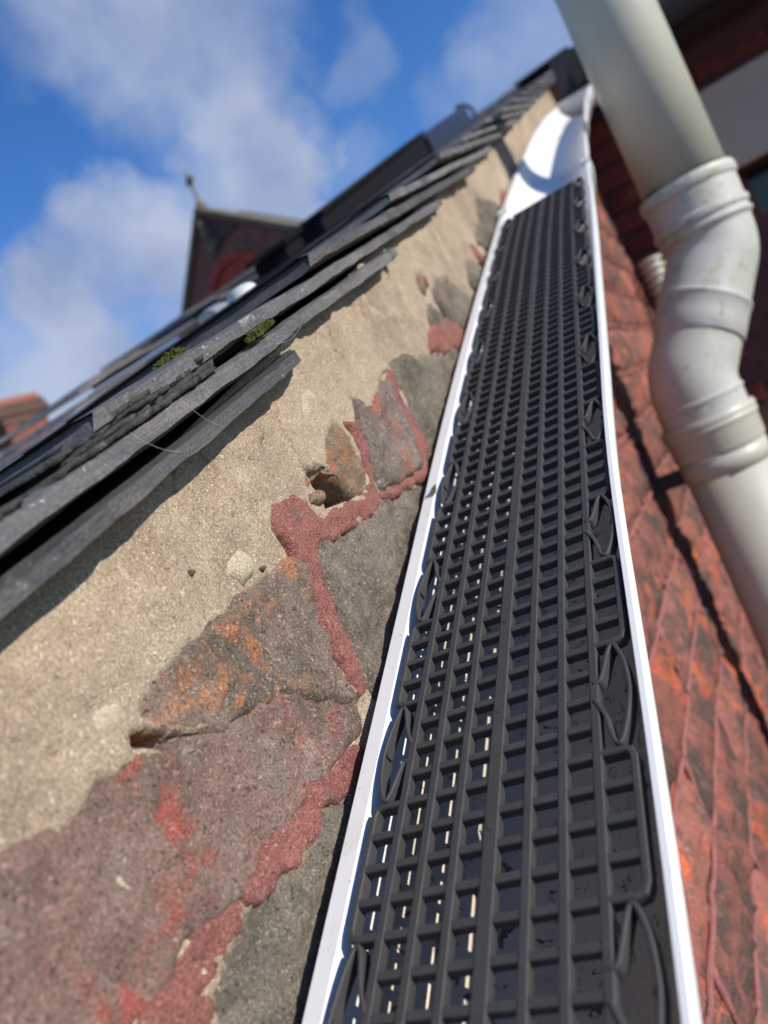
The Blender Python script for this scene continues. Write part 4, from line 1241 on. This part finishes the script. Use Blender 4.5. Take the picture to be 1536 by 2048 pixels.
for k in range(15):
    a = -math.pi * .5 + math.pi * k / 14
    y_ = 3.28 + .36 * math.cos(a)
    hp.append(Vector((-.47, y_, on_roof(-.47, y_) + .055 + .055 * math.sin(a))))
part('hoop', *sweep(hp, [.008] * 15, 10, True, Vector((1, 0, 0))), M['blue_metal'], vt, True)

# ------------------------------------------------------------------ church gable far behind
church = thing('church', 'dark red brick church gable with cross finial beyond the roof', 'church', (-19.3, 38, -3.6))
AP = Vector((-19.25, 35.0, 16.35))
ux = Vector((.933, -.359, 0)).normalized()
uy = Vector((.359, .933, 0)).normalized()
def CH(a, b, h):
    return AP + ux * a + uy * b + Vector((0, 0, h))
HW, SL = 8.0, .73
eave = -HW * SL
zg = -3.6 - AP.z
fr = [CH(0, 0, 0), CH(HW, 0, eave), CH(HW, 0, zg), CH(-HW, 0, zg), CH(-HW, 0, eave)]
bk = [p + uy * 2.6 for p in fr]
part('gable', fr + [p + uy * .6 for p in fr], [(0, 4, 3, 2, 1), (5, 6, 7, 8, 9)] + [(k, (k + 1) % 5, 5 + (k + 1) % 5, 5 + k) for k in range(5)], M['church_brick'], church)
part('nave', [p + uy * .6 for p in fr] + bk, [(5, 6, 7, 8, 9)] + [(k, (k + 1) % 5, 5 + (k + 1) % 5, 5 + k) for k in (1, 2, 3)], M['church_brick'], church)
for s in (-1, 1):
    a = [CH(0, .5, .12), CH(s * (HW + .3), .5, eave - .1), CH(s * (HW + .3), 2.7, eave - .1), CH(0, 2.7, .12)]
    b = [p + Vector((0, 0, -.14)) for p in a]
    part('roof_slope', a + b, [(0, 1, 2, 3), (7, 6, 5, 4), (0, 4, 5, 1), (1, 5, 6, 2), (2, 6, 7, 3), (3, 7, 4, 0)], M['church_roof'], church)
    a = [CH(s * .02, -.25, .42), CH(s * (HW + .2), -.25, eave + .26), CH(s * (HW + .2), .62, eave + .26), CH(s * .02, .62, .42)]
    b = [p + Vector((0, 0, -.32)) for p in a]
    part('coping', a + b, [(0, 1, 2, 3), (7, 6, 5, 4), (0, 4, 5, 1), (1, 5, 6, 2), (2, 6, 7, 3), (3, 7, 4, 0)], M['church_stone'], church)
# arch: bright red infill inside a moulded ring
def arch_pts(r, b, cx, cz, n=24, leg=5.0):
    return [CH(cx - r, b, cz - leg)] + [CH(cx - r * math.cos(math.pi * k / n), b, cz + r * math.sin(math.pi * k / n)) for k in range(n + 1)] + [CH(cx + r, b, cz - leg)]
ACX, ACZ = .25, -5.6
f_ = arch_pts(2.75, -.04, ACX, ACZ)
b_ = arch_pts(2.75, -.001, ACX, ACZ)
n_ = len(f_)
part('arch_infill', f_ + b_, [tuple(range(n_)), tuple(range(2 * n_ - 1, n_ - 1, -1))] + [(k, (k + 1) % n_, n_ + (k + 1) % n_, n_ + k) for k in range(n_)], M['church_red'], church)
for (r0_, r1_, dp, mm) in ((2.78, 3.15, -.22, 'church_red'), (3.18, 3.5, -.12, 'church_brick')):
    o_, i_ = arch_pts(r1_, dp, ACX, ACZ), arch_pts(r0_, dp, ACX, ACZ)
    o2, i2 = arch_pts(r1_, -.002, ACX, ACZ), arch_pts(r0_, -.002, ACX, ACZ)
    V = o_ + i_ + o2 + i2
    F = []
    for k in range(n_ - 1):
        F += [(k, k + 1, n_ + k + 1, n_ + k), (k, 2 * n_ + k, 2 * n_ + k + 1, k + 1), (n_ + k, n_ + k + 1, 3 * n_ + k + 1, 3 * n_ + k)]
    part('arch_ring', V, F, M[mm], church)
part('arch_window', [CH(ACX - .1 + a, b, c_) for b in (-.30, -.05) for (a, c_) in ((0, -5.6), (1.5, -5.6), (1.5, -9), (0, -9))], [(0, 1, 2, 3), (7, 6, 5, 4), (0, 4, 5, 1), (1, 5, 6, 2), (2, 6, 7, 3), (3, 7, 4, 0)], M['void'], church)
part('window_mullion', [CH(ACX - .25 + a, b, c_) for b in (-.36, -.05) for (a, c_) in ((0, -5.3), (.28, -5.3), (.28, -9), (0, -9))], [(0, 1, 2, 3), (7, 6, 5, 4), (0, 4, 5, 1), (1, 5, 6, 2), (2, 6, 7, 3), (3, 7, 4, 0)], M['church_stone'], church)
# decorative post and timber infill under the apex
part('apex_post', [CH(a, b, c_) for b in (-.45, -.1) for (a, c_) in ((-.12, -.3), (.12, -.3), (.12, -2.1), (-.12, -2.1))], [(0, 1, 2, 3), (7, 6, 5, 4), (0, 4, 5, 1), (1, 5, 6, 2), (2, 6, 7, 3), (3, 7, 4, 0)], M['church_stone'], church)
part('apex_brace', [CH(a, b, c_) for b in (-.44, -.12) for (a, c_) in ((.1, -1.95), (.55, -1.75), (.5, -1.5), (.1, -1.7))], [(0, 1, 2, 3), (7, 6, 5, 4), (0, 4, 5, 1), (1, 5, 6, 2), (2, 6, 7, 3), (3, 7, 4, 0)], M['church_stone'], church)
part('apex_panel', [CH(a, b, c_) for b in (-.10, -.003) for (a, c_) in ((0, -.25), (2.1, -.25 - 2.1 * SL), (.2, -1.75))], [(0, 1, 2), (5, 4, 3), (0, 3, 4, 1), (1, 4, 5, 2), (2, 5, 3, 0)], M['timber'], church)
fin = part('finial', *sweep([CH(0, .2, .3), CH(0, .2, .7), CH(0, .2, .9), CH(0, .2, 2.4)], [.32, .20, .08, .06], 10), M['church_stone'], church, True)
part('cross_arm', *sweep([CH(-.36, .2, 1.85), CH(.36, .2, 1.85)], [.07, .07], 8, True, Vector((0, 0, 1))), M['church_stone'], fin)
tor = [CH(.24 * math.cos(2 * math.pi * k / 20), .2, 1.85 + .24 * math.sin(2 * math.pi * k / 20)) for k in range(21)]
part('cross_ring', *sweep(tor, [.045] * 21, 8, False, Vector((0, 0, 1))), M['church_stone'], fin)

# ------------------------------------------------------------------ neighbour's house with chimney stack, lower left
house = thing('neighbour_house', 'neighbouring house with orange red brick chimney stack at the left edge', 'house', (-12.6, 12.6, -3.6))
yaw = math.radians(-24)
def HS(a, b, z_):
    return Vector((-12.95 + a * math.cos(yaw) - b * math.sin(yaw), 12.35 + a * math.sin(yaw) + b * math.cos(yaw), z_))
def hbox(name, a0, a1, b0, b1, z0, z1, mm, parent=house):
    P = [HS(a, b, z_) for z_ in (z0, z1) for (a, b) in ((a0, b0), (a1, b0), (a1, b1), (a0, b1))]
    return part(name, P, [(3, 2, 1, 0), (4, 5, 6, 7), (0, 1, 5, 4), (1, 2, 6, 5), (2, 3, 7, 6), (3, 0, 4, 7)], M[mm], parent)
hbox('house_wall', -4.5, 1.2, -.4, 6, -3.6, 1.2, 'stack_brick')
rv = [HS(a, b, z_) for (a, b, z_) in ((-4.7, -.6, 1.15), (1.4, -.6, 1.15), (1.4, 2.8, 3.3), (-4.7, 2.8, 3.3), (1.4, 6.2, 1.15), (-4.7, 6.2, 1.15))]
part('house_roof', rv, [(0, 1, 2, 3), (3, 2, 4, 5), (0, 3, 5), (1, 4, 2), (0, 5, 4, 1)], M['church_roof'], house)
stk = hbox('chimney_stack', -.68, .68, -.42, .42, .8, 4.46, 'brick_mortar')
cb_v, cb_f = bevel_box(-.1075, .1075, -.012, .05, -.034, .034, .006)
cb = new_mesh('stack_brick', cb_v, cb_f, M['stack_brick'])
cbd = new_mesh('stack_brick_dark', cb_v, cb_f, M['stack_dark'])
base_m = Matrix.Translation((-12.95, 12.35, 0)) @ Matrix.Rotation(yaw, 4, 'Z')
for r_ in range(14):
    z_ = 3.42 + r_ * .078
    for k in range(7):
        a = -.63 + k * .225 + (.11 if r_ % 2 else 0)
        if a < .63:
            link_mesh('brick', cb, stk, None, base_m @ Matrix.Translation((a, -.42, z_)))
    for k in range(4):
        b = -.34 + k * .225 + (.11 if r_ % 2 else 0)
        if b < .38:
            link_mesh('brick', cb, stk, None, base_m @ Matrix.Translation((.68, b, z_)) @ Matrix.Rotation(math.pi / 2, 4, 'Z'))
for i, (dlt, z0, z1) in enumerate(((.06, 4.461, 4.60), (.11, 4.601, 4.74), (.07, 4.741, 4.87), (.02, 4.871, 5.0))):
    hbox('corbel_course', -.68 - dlt, .68 + dlt, -.42 - dlt, .42 + dlt, z0, z1, 'stack_dark' if i < 3 else 'stack_brick', house)

# a few strands of cobweb under the verge
rw = random.Random(31)
webs = [((-.052, .148, .207), (-.0535, .108, .219)), ((-.052, .06, .1745), (-.053, .045, .187)), ((-.052, .03, .168), (-.0535, .012, .178)), ((-.054, .17, .222), (-.068, .196, .212)), ((-.054, .135, .209), (-.054, .165, .2185))]
for i, (a, b) in enumerate(webs):
    a, b = Vector(a), Vector(b)
    pts = [a.lerp(b, k / 6) + Vector((0, 0, -.002 * math.sin(math.pi * k / 6))) for k in range(7)]
    part('cobweb', *sweep(pts, [.00006] * 7, 4), M['web'], roof)
